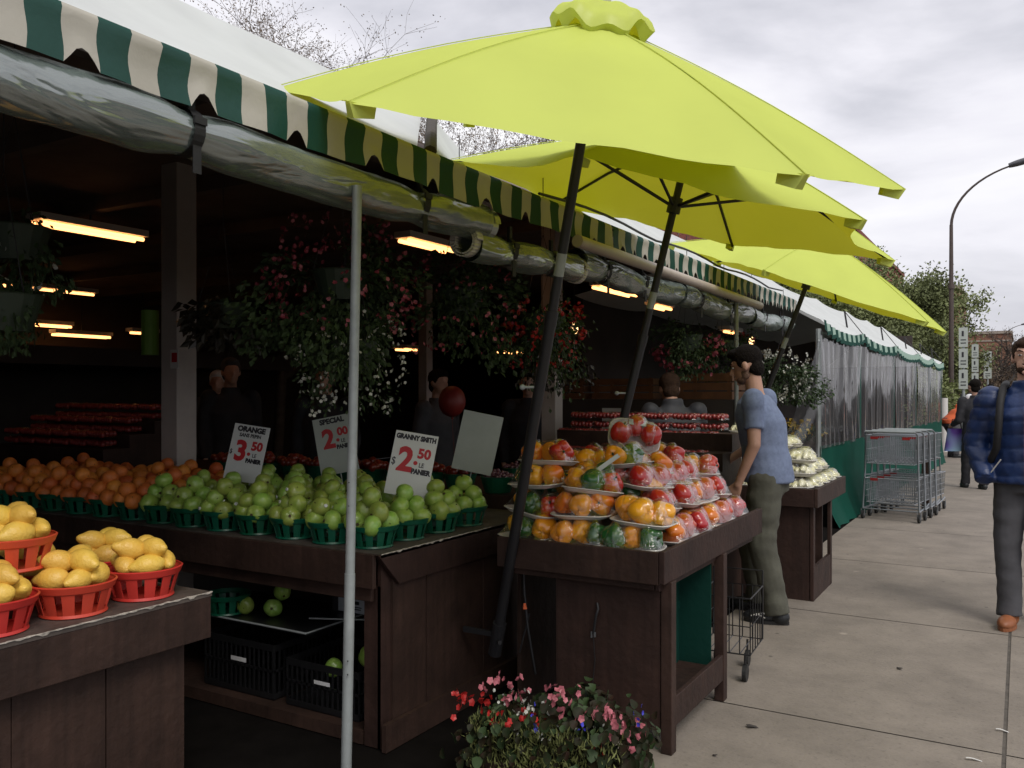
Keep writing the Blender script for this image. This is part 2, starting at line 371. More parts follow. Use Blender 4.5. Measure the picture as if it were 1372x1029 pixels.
litter(-1.0, 3.72, .7, 'dark dry leaf on the pavement by the pepper table', .05, .03, 'bark')

# ------------------------------------------------------------------ market hall (dark interior)
hall = empty('market_hall', (-7, 4, 0), 0, 'dark covered market hall behind the stalls with black ceiling and back wall', 'building')
def hp(name, b, m): o = b.build(name, MT[m], hall); o.matrix_parent_inverse = Matrix.Translation((7, -4, 0)); return o
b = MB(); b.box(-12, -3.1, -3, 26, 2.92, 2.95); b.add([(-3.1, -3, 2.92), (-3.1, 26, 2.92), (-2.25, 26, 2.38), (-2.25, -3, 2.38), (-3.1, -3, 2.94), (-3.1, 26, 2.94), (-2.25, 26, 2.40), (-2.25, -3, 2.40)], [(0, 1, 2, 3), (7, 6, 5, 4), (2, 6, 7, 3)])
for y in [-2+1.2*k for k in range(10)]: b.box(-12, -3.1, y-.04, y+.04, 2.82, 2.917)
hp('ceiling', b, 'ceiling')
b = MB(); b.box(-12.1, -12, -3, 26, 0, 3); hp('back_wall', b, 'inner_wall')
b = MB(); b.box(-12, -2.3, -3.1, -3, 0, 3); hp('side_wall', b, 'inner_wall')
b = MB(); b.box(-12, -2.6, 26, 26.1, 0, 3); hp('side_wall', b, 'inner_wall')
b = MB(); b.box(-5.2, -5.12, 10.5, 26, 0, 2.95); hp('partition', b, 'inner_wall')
b = MB(); b.box(-11.9, -9, 3, 9, 1.75, 1.95); hp('rear_counter_hood', b, 'inner_wall')
def post(x, y, s, z1, label, m='post_paint', name='column'):
    c = empty(name, (x, y, 0), 0, label, 'column'); b = MB(); b.box(-s/2, s/2, -s/2, s/2, 0, z1); b.build('shaft', MT[m], c, bevel=.006)
    b = MB(); b.box(-s*.7, s*.7, -s*.7, s*.7, 0, .02); b.build('base_plate', MT['steel'], c); return c
c = post(-4.72, 3.7, .155, 2.95, 'square grey-painted column behind the oranges with a small notice on it')
b = MB(); b.box(.02, .10, -.0815, -.078, 1.60, 1.72); b.box(.035, .085, -.084, -.0818, 1.64, 1.70, 1); b.build('notice', [MT['signwhite'], MT['red_ink']], c)
g = MB(); g.tube([(-.17, -.09, 1.69), (-.17, -.09, 1.98)], .055, 16); gl = g.build('hanging_sleeve', MT['green_lamp'], None, smooth=False); gl.location = (-4.72, 3.7, 0); tag(gl, 'dull green paper cylinder mounted beside the grey column', 'cylinder')
post(-3.3, 6.2, .13, 2.95, 'beige square post seen in the dark just left of the first umbrella pole')
post(-6.5, 8.8, .13, 2.95, 'slim painted post deep inside the hall behind the pink flowers')

def metal_pole(x, y, x2, y2, z2, label):
    o = empty('steel_pole', (x, y, 0), 0, label, 'pole', 'galvanised poles holding up the awning')
    b = MB(); b.tube([(0, 0, 0), ((x2-x)*.36, (y2-y)*.36, z2*.36)], .0195, 18); b.build('lower_tube', MT['steel'], o, smooth=True)
    b = MB(); b.tube([((x2-x)*.355, (y2-y)*.355, z2*.355), (x2-x, y2-y, z2)], .0175, 18)
    for zz in (.86, .93, .40, .36): b.tube([((x2-x)*zz*.5+.016, -.012, zz*z2*.55), ((x2-x)*zz*.5+.02, -.016, zz*z2*.55)], .0025, 8, 1)
    b.build('upper_tube', [MT['steel'], MT['black']], o, smooth=True)
    b = MB(); b.lathe([(0, 0), (.05, 0), (.05, .006), (.024, .012), (.022, .05)], 16); b.build('foot', MT['steel'], o)
metal_pole(-2.10, 2.36, -2.08, 2.40, 2.2, 'bare galvanised pole standing in front of the green apples')
metal_pole(-2.10, 7.3, -2.1, 7.3, 2.3, 'galvanised awning pole behind the man in the blue t-shirt')

# fluorescent lamps
def lamp(x, y, z, l, n, label, w=.16):
    o = empty('fluorescent_lamp', (x, y, z), 0, label, 'ceiling lamp', 'warm fluorescent lamps under the hall ceiling')
    b = MB(); b.box(-w/2, w/2, -l/2, l/2, 0, .05); b.build('housing', MT['white'], o)
    b = MB(); b.tube([(0, 0, .05), (0, 0, 2.96-z)], .008, 6); b.build('hanger', MT['black'], o)
    for k in range(n):
        xx = (k-(n-1)/2)*w*.55
        b = MB(); b.tube([(xx, -l/2+.02, -.022), (xx, l/2-.02, -.022)], .016, 8); b.build('tube', MT['tube_light'], o, smooth=True)
lamp(-6.25, 4.08, 2.72, .9, 2, 'twin warm fluorescent lamp nearest, hanging left of the grey column', .2)
lamp(-10.45, 6.24, 2.74, 1.3, 1, 'single thin fluorescent line below the nearest twin lamp')
lamp(-11.4, 6.6, 2.37, 1.1, 2, 'fluorescent lamp at far left above the crowd')
lamp(-11.3, 7.25, 2.25, .85, 2, 'short fluorescent lamp right of the far-left lamp')
lamp(-11.0, 8.0, 2.32, .45, 1, 'distant fluorescent lamp ending at the green cylinder')
lamp(-4.17, 5.67, 2.66, .66, 2, 'fluorescent lamp showing just under the end of the rolled curtain')
lamp(-8.2, 10.6, 2.12, .35, 2, 'distant lamp seen behind the pink flower basket', .3)
lamp(-6.5, 10.9, 2.05, .6, 2, 'small distant lamp right of the galvanised pole')
lamp(-3.66, 8.29, 2.52, .95, 2, 'fluorescent lamp between the first and second umbrella poles')
lamp(-3.44, 9.0, 2.40, .5, 2, 'short fluorescent lamp right of the second umbrella pole')
lamp(-3.3, 11.2, 2.25, .6, 1, 'warm lamp above the head of the man in blue t-shirt')
def bulb(x, y, z, label):
    o = empty('light_bulb', (x, y, z), 0, label, 'light bulb', 'bare warm bulbs')
    b = MB(); b.lathe([(0, -.05), (.02, -.045), (.032, -.02), (.03, .005), (.016, .03), (.014, .04)], 14); b.build('glass', MT['bulb_light'], o, smooth=True)
    b = MB(); b.lathe([(.015, .038), (.017, .042), (.017, .075), (0, .077)], 12); b.tube([(0, 0, .075), (0, 0, max(.2, 2.95-z))], .003, 5); b.build('socket', MT['black'], o)
bulb(-3.0, 6.0, 1.95, 'bare warm bulb hanging left of the second umbrella pole')
bulb(-2.7, 10.0, 2.05, 'bare warm bulb near the third umbrella pole')

# ------------------------------------------------------------------ awning
def awn_x(y): return XF
SW = .0975; Y0 = -.6
def stripe(y): return int(math.floor((y-1.296)/SW)) % 2       # 0 cream
def make_awning(ya, yb, notch, label):
    o = empty('striped_awning', (XF, (ya+yb)/2, ZT), 0, label, 'awning', 'green and cream striped awnings along the stalls')
    inv = Matrix.Translation(Vector((-XF, -(ya+yb)/2, -ZT)))
    b = MB(); sub = 6; n = int(round((yb-ya)/SW)); rows = 9
    ph = rnd.random()*9
    def pt(y, v):
        q = (y-1.296)/SW
        wave = .006*math.sin(y*9+ph)+.004*math.sin(y*23)+.010*noise.noise((y*2, v*2, 3))
        lift = 0
        f = q % notch; c = .5
        if abs(f-c) < .42: lift = .05*math.cos((f-c)/.42*PI/2)**.7
        zb = ZB + lift + .006*math.sin(y*5+1)+.008*noise.noise((y*1.3, 0, 7))
        if v < .7:
            t = v/.7; z = zb+(ZT-.022-zb)*t; x = XF+wave*(1.2-t)-.006*math.sin(t*PI)
        elif v < .9:
            t = (v-.7)/.2*PI/2; z = ZT-.022+.022*math.sin(t); x = XF-.03*(1-math.cos(t))
        else:
            t = (v-.9)/.1; z = ZT+.012*t; x = XF-.03-.1*t
        yy = y+.004*math.sin(z*40+y*7)*(1 if v < .9 else 0)
        return (x, yy, z)
    N_ = n*sub
    b = MB(); b.grid(lambda u, v: pt(ya+u*n*SW, v), n*sub, 10, mf=lambda i, j: stripe(ya+(i+.5)/sub*SW))
    ob = b.build('valance', [MT['cream'], MT['green_stripe']], o, smooth=True); ob.matrix_parent_inverse = inv
    # hem band
    b = MB(); b.grid(lambda u, v: (XF+.003, ya+(yb-ya)*u, ZT-.03+.008*v), 80, 1); 
    b = MB(); b.tube([(XF-.05, ya+(yb-ya)*k/40, ZT-.04+.0*k) for k in range(41)], .018, 8)
    ob = b.build('frame_rail', MT['steel'], o, smooth=True); ob.matrix_parent_inverse = inv
S = 1.296
make_awning(S-SW*20, S+SW*35, 4, 'near striped awning valance with wide green and cream stripes at upper left')
make_awning(S+SW*35+.02, S+SW*64, 2, 'middle striped awning valance between the first and second umbrella poles')
make_awning(S+SW*64+.02, S+SW*85, 1, 'far striped awning valance with narrow scallops above the second curtain roll')

# white tent roofs above the stalls
def roof(label, polys, name='tent_roof', extra=None):
    o = empty(name, polys[0][0], 0, label, 'tent roof', 'white tent roofs above the stalls')
    inv = Matrix.Translation(-Vector(polys[0][0])); b = MB()
    for P in polys:
        P = [Vector(p) for p in P]
        if len(P) == 3: P = [P[0], P[1], P[2], P[2]]
        def fn(u, v):
            p = P[0].lerp(P[1], u).lerp(P[3].lerp(P[2], u), v)
            p.z -= .05*math.sin(u*PI)*math.sin(v*PI)+.012*noise.noise((p.x*3, p.y*1.5, 1))
            return p
        b.grid(fn, 24, 12)
    ob = b.build('canopy', MT['tent_white'], o, smooth=True); ob.matrix_parent_inverse = inv
    if extra:
        b = MB()
        for pts, r_ in extra: b.tube(pts, r_, 6)
        ob = b.build('ridge_cord', MT['black'], o); ob.matrix_parent_inverse = inv
    return o
ex, ez = -2.19, 2.462; rx, rz_ = -3.0, 3.073
roof('large white tent roof at upper left behind the striped awning', [
    [(ex, -1.5, ez), (ex, 2.9, ez), (rx, 4.02, rz_), (rx, -1.5, rz_)], [(rx, -1.5, rz_), (rx, 4.02, rz_), (-5.2, 3.2, 3.0), (-5.2, -1.5, 3.0)]],
    extra=[([(ex, 1.30, ez+.006), (rx, 1.95, rz_-.02)], .003)])
roof('small white hip roof right of the dark tent strut', [
    [(ex, 3.02, ez), (ex, 3.48, ez), (-3.4, 5.6, 2.9), (rx, 4.16, rz_)]])
b = MB(); b.tube([(-2.14, 2.93, 2.46), (-2.95, 4.06, 3.10)], .028, 8); b.tube([(-2.95, 4.06, 3.10), (-2.95, 4.06, 2.6)], .03, 8)
tag(b.build('tent_strut', MT['bark']), 'dark brown strut between two white tent roofs under the nearest umbrella', 'strut')
roof('long white tent roof running behind the second and third umbrellas', [
    [(ex, 3.9, ez), (ex, 9.5, ez), (-3.1, 9.5, 3.07), (-3.1, 6.4, 3.07)], [(ex, 3.9, ez), (-3.1, 6.4, 3.07), (-4.8, 6.4, 2.98), (-4.8, 4.5, 2.98)],
    [(-3.1, 6.4, 3.07), (-3.1, 9.5, 3.07), (-4.8, 9.5, 2.98), (-4.8, 6.4, 2.98)]],
    extra=[([(ex+.01, 3.95+k*.28, ez+.03+.035*abs(math.sin(k*.55))) for k in range(20)], .008)])

# rolled clear curtains under the awning
def roll(ya, yb, r, z, x, label, straps, droop=.0, spiral=None):
    o = empty('rolled_curtain', (x, ya, z), 0, label, 'rolled curtain', 'rolled-up clear plastic curtains under the awning')
    b = MB(); n = int((yb-ya)/.03)+2; M = 28; ph = rnd.random()*20
    def fn(u, v):
        y = u*(yb-ya); a = 2*PI*v
        k = 1
        for s in straps: k -= .22*math.exp(-((y-(s-ya))/.09)**2)
        rr = r*k*(1+.10*noise.noise((y*3+ph, math.cos(a)*1.3, math.sin(a)*1.3))+.05*noise.noise((y*9, math.cos(a)*3+ph, math.sin(a)*3)))
        sag = -droop*math.sin(u*PI)+.012*math.sin(y*3+ph)
        return (rr*math.cos(a), y, rr*math.sin(a)*1.0+sag)
    b.grid(fn, n, M)
    # inner layers show through the film and at the open end
    b.build('film', MT['roll_film'], o, smooth=True)
    b = MB()
    b.grid(lambda u, v: tuple(Vector((fn(u, v)[0]*.62, fn(u, v)[1], fn(u, v)[2]*.62))), n, 16); b.build('inner_layer', MT['roll_film'], o, smooth=True)
    for k, (ee) in enumerate((0, 1)):
        b = MB(); pts = []
        for i in range(66):
            a = i/65*2*PI*2.6; q = r*(.97-.40*i/65); p = fn(ee, 0); yy = ee*(yb-ya)
            pts.append((q*math.cos(a), yy+(.012 if ee else (-.05 if spiral else -.012)), q*math.sin(a)))
        for i in range(65):
            p, q = Vector(pts[i]), Vector(pts[i+1]); b.add([p, q, q+Vector((0, .05, 0)), p+Vector((0, .05, 0))], [(0, 1, 2, 3)])
        so_ = b.build('spiral_edge', MT['white'] if spiral else MT['roll_film'], o, smooth=True)
        if spiral: q_ = so_.modifiers.new('thick', 'SOLIDIFY'); q_.thickness = .005
    for s in straps:
        b = MB(); n2 = 24; rs = r*.84
        for k in range(n2):
            a0, a1 = 2*PI*k/n2, 2*PI*(k+1)/n2; wv = .02
            f2 = lambda a, y: (rs*1.06*math.cos(a), y, rs*1.06*math.sin(a))
            b.add([f2(a0, s-ya-wv), f2(a1, s-ya-wv), f2(a1, s-ya+wv), f2(a0, s-ya+wv)], [(0, 1, 2, 3)])
        b.box(.02, .035, s-ya-.012, s-ya+.012, rs*.7, .12); b.box(rs*.98, rs*1.12, s-ya-.022, s-ya+.022, .012, .034)
        b.box(rs*.75, rs*.80, s-ya-.012, s-ya+.018, -rs*1.9, -rs*.5)
        b.build('strap', MT['strap'], o)
    return o
roll(-.6, 3.36, .082, 2.232, -2.17, 'long fat clear plastic curtain roll under the near awning', [1.72, 2.86], .015)
roll(3.30, 4.36, .078, 2.14, -2.19, 'shorter curtain roll whose white spiral end faces the camera', [3.62, 4.05], .0, spiral=True)
roll(4.42, 6.05, .083, 2.18, -2.20, 'clear curtain roll between the first and second umbrella poles', [4.75, 5.35], .01)
roll(6.1, 7.95, .088, 2.17, -2.20, 'clear curtain roll behind the second umbrella pole', [6.5, 7.3], .01)
roll(8.0, 9.5, .085, 2.17, -2.19, 'far short curtain roll next to the green tent', [8.4, 9.1], .02)
b = MB(); b.tube([(XF+.045, 4.15, 2.262), (XF+.045, 7.9, 2.236)], .034, 16); o = b.build('curtain_pipe', MT['pvc'], None, smooth=True); tag(o, 'long beige plastic pipe along the bottom of the middle awning', 'pipe')

# ------------------------------------------------------------------ far tents with clear side curtains
P0 = Vector((-1.85, 9.6, 0)); DV = Vector((.0422, 1, 0))
def fx(t): return P0+DV*t
tp = [0, 2.1, 4.6, 6.8, 8.6, 10.2]
def tz(t): return 2.10-.016*t
for k in range(5):
    a, c = tp[k], tp[k+1]; pa, pc = fx(a), fx(c)
    nm = ['nearest', 'second', 'third', 'fourth', 'farthest'][k]
    o = empty('market_tent', pa, 0, f'{nm} white market tent with green skirt and clear side curtain', 'tent', 'white market tents with clear side curtains')
    inv = Matrix.Translation(-pa)
    def put(b, name, m, smooth=False):
        ob = b.build(name, MT[m], o, smooth=smooth); ob.matrix_parent_inverse = inv; return ob
    for tt in ((a,) if k < 4 else (a, c)):
        p = fx(tt)+Vector((-.03, .03, 0)); b = MB(); b.tube([p, p+Vector((0, 0, tz(tt)+.03))], .026 if k else .03, 8); put(b, 'tent_pole', 'green_tarp' if k else 'steel')
    ph = rnd.random()*30
    def cur(u, v):
        t = a+(c-a)*u; p = fx(t); z = .84+(tz(t)-.84)*v
        p = p+Vector((.03*noise.noise((t*3.2+ph, z*.6, 2))+.006*math.sin(t*26+noise.noise((t, z*1.2, ph))*3), 0, z)); return p
    b = MB(); b.grid(cur, 60, 16); put(b, 'clear_curtain', 'curtain', True)
    def skirt(u, v):
        t = a+(c-a)*u; z = .86*v; p = fx(t); fl = (.17 if k == 0 else .08)*(1-v)**3
        return p+Vector((fl+.02*math.sin(t*14+ph)*(1-v)+.02*noise.noise((t*3, z, ph)), 0, z+.004))
    b = MB(); b.grid(skirt, 50, 12); put(b, 'skirt', 'green_tarp', True)
    # roof: front slope, hip ends, back slope
    rp = Vector((-1.15, 0, .80))
    def sl(u, v):
        t = a+(c-a)*u; p = fx(t)+rp*v; p.z = tz(t)+.09+.80*v-.06*math.sin(v*PI)+.07*(abs(2*u-1)**2.5)*(1-.3*v)-.035
        return p
    b = MB(); b.grid(sl, 26, 14)
    b.grid(lambda u, v: Vector(sl(u, 1))+Vector((-1.8*v, 0, -.35*v)), 26, 4)
    if k == 4:
        b.grid(lambda u, v: Vector(sl(1, u)).lerp(fx(c)+Vector((-2.3*u, 0, tz(c)+.05)), v), 10, 4)
    put(b, 'canopy', 'tent_white', True)
    # scalloped valance
    b = MB(); n = 24
    def val(u, v):
        t = a+(c-a)*u; p = fx(t)+Vector((.03+.012*math.sin(t*30), 0, 0)); z0 = sl(u, 0)[2]; 
        bot = z0-.11-.03*abs(math.sin(u*PI*9)); p.z = z0+(bot-z0)*v; p.x += .015*v; return p
    b.grid(val, 72, 3, mf=lambda i, j: 1 if (j == 2 and True) else (1 if (i % 4 < 2 and k < 2) else 0))
    ob = b.build('valance', [MT['tent_fringe'], MT['green_stripe']], o, smooth=True); ob.matrix_parent_inverse = inv
    b = MB(); p = fx(c)+Vector((-.15, 0, tz(c)+.08)); b.tube([p, p+Vector((-.05, 0, .34))], .012, 6); b.tube([p+Vector((-.05, 0, .34)), p+Vector((.2, 0, .0))], .006, 6); put(b, 'guy_mast', 'black')
# open flap of the near tent
b = MB(); A, B_, C_ = Vector((-1.86, 9.55, 2.02)), Vector((-2.15, 9.0, .78)), Vector((-1.86, 9.55, .5))
b.grid(lambda u, v: A.lerp(B_, u).lerp(A.lerp(C_, u), v)+Vector((.015*math.sin(12*u+9*v), 0, 0)), 16, 8)
tag(b.build('curtain_flap', MT['curtain'], None, smooth=True), 'clear plastic flap pulled aside at the near tent corner', 'curtain flap')
# ------------------------------------------------------------------ umbrellas
def umbrella(C, tx, ty, ph, H, plen, label, seed, bracket=False):
    C = Vector(C); n = Vector((tx, ty, 1)).normalized(); u = Vector((0, 1, 0)).cross(n).normalized(); v = n.cross(u)
    RR = 1.2; o = empty('market_umbrella', C-n*plen, 0, label, 'umbrella', 'lime green umbrellas leaning over the pavement'); inv = Matrix.Translation(-(C-n*plen))
    def W(a, r, h): return C+(math.cos(a)*u+math.sin(a)*v)*r+n*h
    def put(b, name, m, smooth=False, **k):
        ob = b.build(name, m, o, smooth=smooth, **k); ob.matrix_parent_inverse = inv; return ob
    rib = lambda s: H*(1-s)+.03*math.sin(s*PI)          # rib height at radius fraction
    b = MB()
    for k in range(6):
        a0 = ph+k*PI/3; a1 = a0+PI/3
        def fn(s, t):
            s = .10+.90*s
            p0 = W(a0, RR*s, rib(s)); p1 = W(a1, RR*s, rib(s)); p = p0.lerp(p1, t)
            e = math.sin(t*PI)
            inw = (C+n*rib(s)-p); inw = inw.normalized()
            p = p+inw*(.135*e*s*s)-n*(.004*e*s)+n*.016*noise.noise((t*4+k*3+seed, s*3, seed))*e+n*.0035*math.sin(t*38+k)*s*(1-e)+n*.006*noise.noise((t*9+k, s*11, seed*2))*e
            return p
        b.grid(fn, 22, 16)
    for i in range(0): pass
    put(b, 'canopy', MT['umbrella'], True, weld=True)
    b = MB()
    for k in range(6):       # hem seam and rib seam lines
        a0 = ph+k*PI/3
        b.tube([W(a0, RR*s, rib(s)+.004) for s in [.1+.09*i for i in range(11)]], .002, 5)
    put(b, 'seams', MT['umbrella'])
    # top vent with ruffled rim
    b = MB()
    def cap(uu, vv):
        a = 2*PI*uu; s = vv; hexr = math.cos(PI/6)/math.cos(((a-ph) % (PI/3))-PI/6)
        ruff = .022*math.sin(a*3+seed)*s+.014*math.sin(a*8+seed*2)*s*s
        r = .195*hexr*(s**.8)*(1+.05*math.sin(a*5)); return W(a, r, rib(.0)+.066-.085*s**2.6+ruff+(.012*math.sin(s*9)*s))
    b.grid(cap, 60, 10)
    def hang(uu, vv):
        p = Vector(cap(uu, 1)); a = 2*PI*uu; return p-n*(.035+.015*math.sin(a*9))*vv-(p-C-n*((p-C).dot(n))).normalized()*.02*vv
    b.grid(hang, 60, 3)
    put(b, 'vent', MT['umbrella'], True)
    b = MB(); b.tube([C+n*(H+.06), C+n*(H+.1), C+n*(H+.14)], [.02, .028, .008], 10); put(b, 'finial', MT['white'], True)
    # frame
    b = MB(); b.tube([C+n*(H+.05), C+n*(-.75)], .0195, 18); put(b, 'upper_pole', MT['black'], True)
    b = MB(); b.tube([C+n*(-.70), C-n*plen], .0235, 18); b.tube([C+n*(-.66), C-n*.72], .026, 14)
    put(b, 'lower_pole', MT['black'], True)
    b = MB(); b.tube([C+n*(-.43), C+n*(-.52)], .0202, 16); put(b, 'pole_label', MT['steel'], True)
    b = MB(); b.tube([C+n*(.07), C+n*(-.01)], .036, 12); put(b, 'runner', MT['black'], True); b = MB(); b.tube([C+n*(H-.02), C+n*(H-.07)], .036, 12); put(b, 'hub', MT['black'], True)
    b = MB(); q = C-n*.98; b.tube([q, q-Vector((.05, .04, 0))], .006, 6); b.ell(q-Vector((.055, .045, 0)), (.012, .012, .012)); put(b, 'crank_knob', MT['steel'], True)
    for k in range(6):
        a = ph+k*PI/3
        b = MB(); b.tube([W(a, .03, H-.045), W(a, RR*.55, rib(.55)-.018), W(a, RR*.985, rib(.985)-.012)], .0085, 6); put(b, 'rib', MT['black'])
        b = MB(); b.tube([W(a, .03, .03), W(a, RR*.50, rib(.50)-.02)], .0085, 6); put(b, 'strut', MT['black'])
        b = MB(); e = .025
        pt = lambda r, h, s: W(a, RR*r, h)+(-math.sin(a)*u+math.cos(a)*v)*s
        b.add([pt(1.0, .006, -e*.3), pt(1.0, .006, e*.3), pt(.93, .002, e), pt(.93, .002, -e), pt(.985, -.035, -e*.5), pt(.985, -.035, e*.5), pt(.93, -.03, e*.9), pt(.93, -.03, -e*.9)],
              [(4, 5, 1, 0), (7, 6, 5, 4), (0, 3, 7, 4), (1, 5, 6, 2)]); put(b, 'corner_pocket', MT['umbrella'])
    if bracket:
        q = C-n*(plen-.06); b = MB(); b.tube([q+n*.06, q-n*.10], .031, 14); b.box(-2.195, q.x, q.y-.008, q.y+.008, q.z-.012, q.z+.012)
        b.tube([q-n*.02+Vector((.03, -.04, 0)), q-n*.02+Vector((.045, -.05, 0))], .01, 8); put(b, 'bracket', MT['black'])
    return o
umbrella((-1.412, 2.886, 2.394), .296, -.187, -1.607, .408, 2.209, 'nearest and largest lime umbrella, canopy seen from outside', 1.3, True)
umbrella((-1.564, 4.283, 2.393), .253, .010, -1.545, .42, 2.45, 'middle lime umbrella showing its dark ribs from below', 4.1)
umbrella((-1.515, 7.237, 2.298), .375, -.011, -1.594, .42, 2.3, 'farthest lime umbrella near the green tents', 7.7)

# ------------------------------------------------------------------ tables
def worn(b, p, q, n, amp=.004):
    # ragged chipped-paint strip along a table edge
    p, q = Vector(p), Vector(q); d = q-p; N_ = int(d.length/.008); vs = []; ph = rnd.random()*50
    for k in range(N_+1):
        t = k/N_; c = p+d*t; a = max(0, noise.noise((t*d.length*37+ph, 0, 0))+.12)*2+.02; e = max(0, noise.noise((t*d.length*31+ph, 5, 0))+.1)*2+.02
        vs += [c+Vector((-min(1, a)*n, 0, .0022)), c+Vector((.0012, 0, .0022)), c+Vector((.0022, 0, .0012)), c+Vector((.0022, 0, -min(1, e)*n*.8))]
    b.add(vs, [(4*k+m, 4*k+4+m, 4*k+5+m, 4*k+1+m) for k in range(N_) for m in range(3)])
def planks_x(b, x0, x1, y0, y1, z0, z1, w_):      # vertical planks across X
    n = max(1, round((x1-x0)/w_))
    for k in range(n): b.box(x0+(x1-x0)*k/n+.002, x0+(x1-x0)*(k+1)/n-.002, y0+rnd.uniform(0, .004), y1, z0, z1)
def planks_y(b, x0, x1, y0, y1, z0, z1, w_):
    n = max(1, round((y1-y0)/w_))
    for k in range(n): b.box(x0, x1-rnd.uniform(0, .005), y0+(y1-y0)*k/n+.002, y0+(y1-y0)*(k+1)/n-.002, z0, z1)

# lemon table
t = empty('lemon_table', (-3, 1.2, 0), 0, 'dark brown plank table with worn white edge under the lemon baskets', 'table')
inv = Matrix.Translation((3, -1.2, 0))
def put(b, name, m, par, smooth=False, bevel=0):
    ob = b.build(name, m, par, smooth=smooth, bevel=bevel); ob.matrix_parent_inverse = INV; return ob
INV = inv
b = MB(); b.box(-3.5, -2.44, .2, 2.05, .735, .75); put(b, 'tabletop', MT['woodtop'], t)
b = MB(); b.box(-2.465, -2.442, .2, 2.048, .59, .735); b.box(-3.5, -2.466, 2.024, 2.046, .59, .735); put(b, 'apron', MT['wood'], t, bevel=.003)
b = MB(); planks_y(b, -2.56, -2.50, .2, 1.985, .0, .60, .30); b.box(-3.45, -2.56, 1.95, 1.985, 0, .6); put(b, 'side_panel', MT['wood'], t)
b = MB(); worn(b, (-2.4385, .2, .7495), (-2.4385, 2.05, .7495), .009); put(b, 'worn_edge', MT['woodedge'], t)

# apple and orange table
t = empty('fruit_table', (-4, 3.2, 0), 0, 'long dark brown table heaped with oranges and green apples', 'table'); INV = Matrix.Translation((4, -3.2, 0))
b = MB(); b.box(-6.4, -2.20, 2.68, 4.05, .785, .80); put(b, 'tabletop', MT['woodtop'], t)
b = MB(); b.box(-6.4, -2.225, 2.66, 2.682, .66, .797); b.box(-6.4, -2.26, 2.69, 2.71, .60, .66)
put(b, 'apron', MT['wood'], t, bevel=.003)
b = MB(); b.add([(-2.2, 2.665, .797), (-2.2, 4.05, .797), (-2.2, 4.05, .66), (-2.2, 2.80, .66), (-2.222, 2.665, .797), (-2.222, 4.05, .797), (-2.222, 4.05, .66), (-2.222, 2.80, .66)],
    [(0, 3, 2, 1), (4, 5, 6, 7), (0, 4, 7, 3), (3, 7, 6, 2), (0, 1, 5, 4)]); put(b, 'end_apron', MT['wood'], t, bevel=.002)
b = MB(); b.box(-2.32, -2.235, 2.72, 2.735, .0, .66); b.box(-2.25, -2.232, 2.72, 4.0, 0, .785); put(b, 'corner_board', MT['wood'], t)
b = MB(); planks_y(b, -2.231, -2.214, 2.78, 3.92, .0, .785, .22); b.box(-2.212, -2.19, 2.70, 3.95, 0, .11); put(b, 'end_panel', MT['wood'], t)
b = MB(); b.box(-6.4, -2.33, 2.74, 3.7, .03, .05); b.box(-6.4, -2.33, 2.72, 2.738, .0, .055); put(b, 'bottom_shelf', MT['wood'], t)
b = MB(); b.box(-6.4, -2.25, 3.75, 3.77, 0, .785); put(b, 'back_panel', MT['inner_wall'], t)
b = MB(); worn(b, (-2.1985, 2.68, .7985), (-2.1985, 3.5, .7985), .008); put(b, 'worn_edge', MT['woodedge'], t)

# crates and leftovers on the shelf below
def crate(x, y, z, w_, d_, h_, label, rz=0):
    o = empty('plastic_crate', (x, y, z), rz, label, 'crate', 'black plastic crates under the apple table'); b = MB(); tk = .006
    b.box(-w_/2, w_/2, -d_/2, d_/2, 0, tk); b.build('floor', MT['blackwire'], o); b = MB()
    for sx, L_, ax in ((-d_/2, w_, 0), (d_/2, w_, 0), (-w_/2, d_, 1), (w_/2, d_, 1)):
        def bx(a0, a1, z0, z1):
            if ax == 0: b.box(a0, a1, sx-tk/2, sx+tk/2, z0, z1)
            else: b.box(sx-tk/2, sx+tk/2, a0, a1, z0, z1)
        bx(-L_/2, L_/2, h_-.03, h_); bx(-L_/2, L_/2, 0.006, .03); bx(-L_/2, L_/2, h_*.5, h_*.5+.012)
        k = -L_/2
        while k < L_/2: bx(k, k+.008, .03, h_-.03); k += .03
    b.build('lattice_sides', MT['blackwire'], o)
    b = MB(); b.box(-w_*.1, w_*.12, -d_/2-.004, -d_/2-.0035, h_*.58, h_*.66); b.build('torn_tag', MT['bag_white'], o)
    return o
crate(-3.14, 2.98, .052, .46, .38, .25, 'black lattice crate on the lower shelf beside the lemon table')
crate(-2.62, 2.98, .052, .42, .38, .21, 'black lattice crate with two apples left inside')
o = empty('wire_shelf', (-3.1, 3.0, .385), 0, 'black tray shelf with bright edge under the fruit table', 'shelf'); b = MB(); b.box(-.45, .42, -.24, .22, 0, .01); b.build('tray', MT['blackwire'], o)
b = MB(); b.tube([(-.45, -.245, .012), (.42, -.245, .012)], .005, 6); b.tube([(.42, -.245, .012), (.42, .22, .012)], .004, 6); b.tube([(.3, -.1, .03), (.62, .05, .03)], .004, 6); b.build('edge_wire', MT['steel'], o, smooth=True)
o = empty('carton', (-2.72, 3.2, .397), 0, 'dark carton with pale printed label on the shelf', 'box'); b = MB(); b.box(-.14, .16, -.08, .1, 0, .12); b.build('body', MT['darkcloth'], o)
b = MB(); b.box(-.10, .08, -.083, -.0805, .005, .075); b.box(-.03, .03, -.0845, -.083, .045, .06, 1); b.box(-.03, .045, -.0845, -.083, .03, .035, 1); b.box(-.03, .04, -.0845, -.083, .02, .025, 1); b.build('label', [MT['box_label'], MT['black_ink']], o)

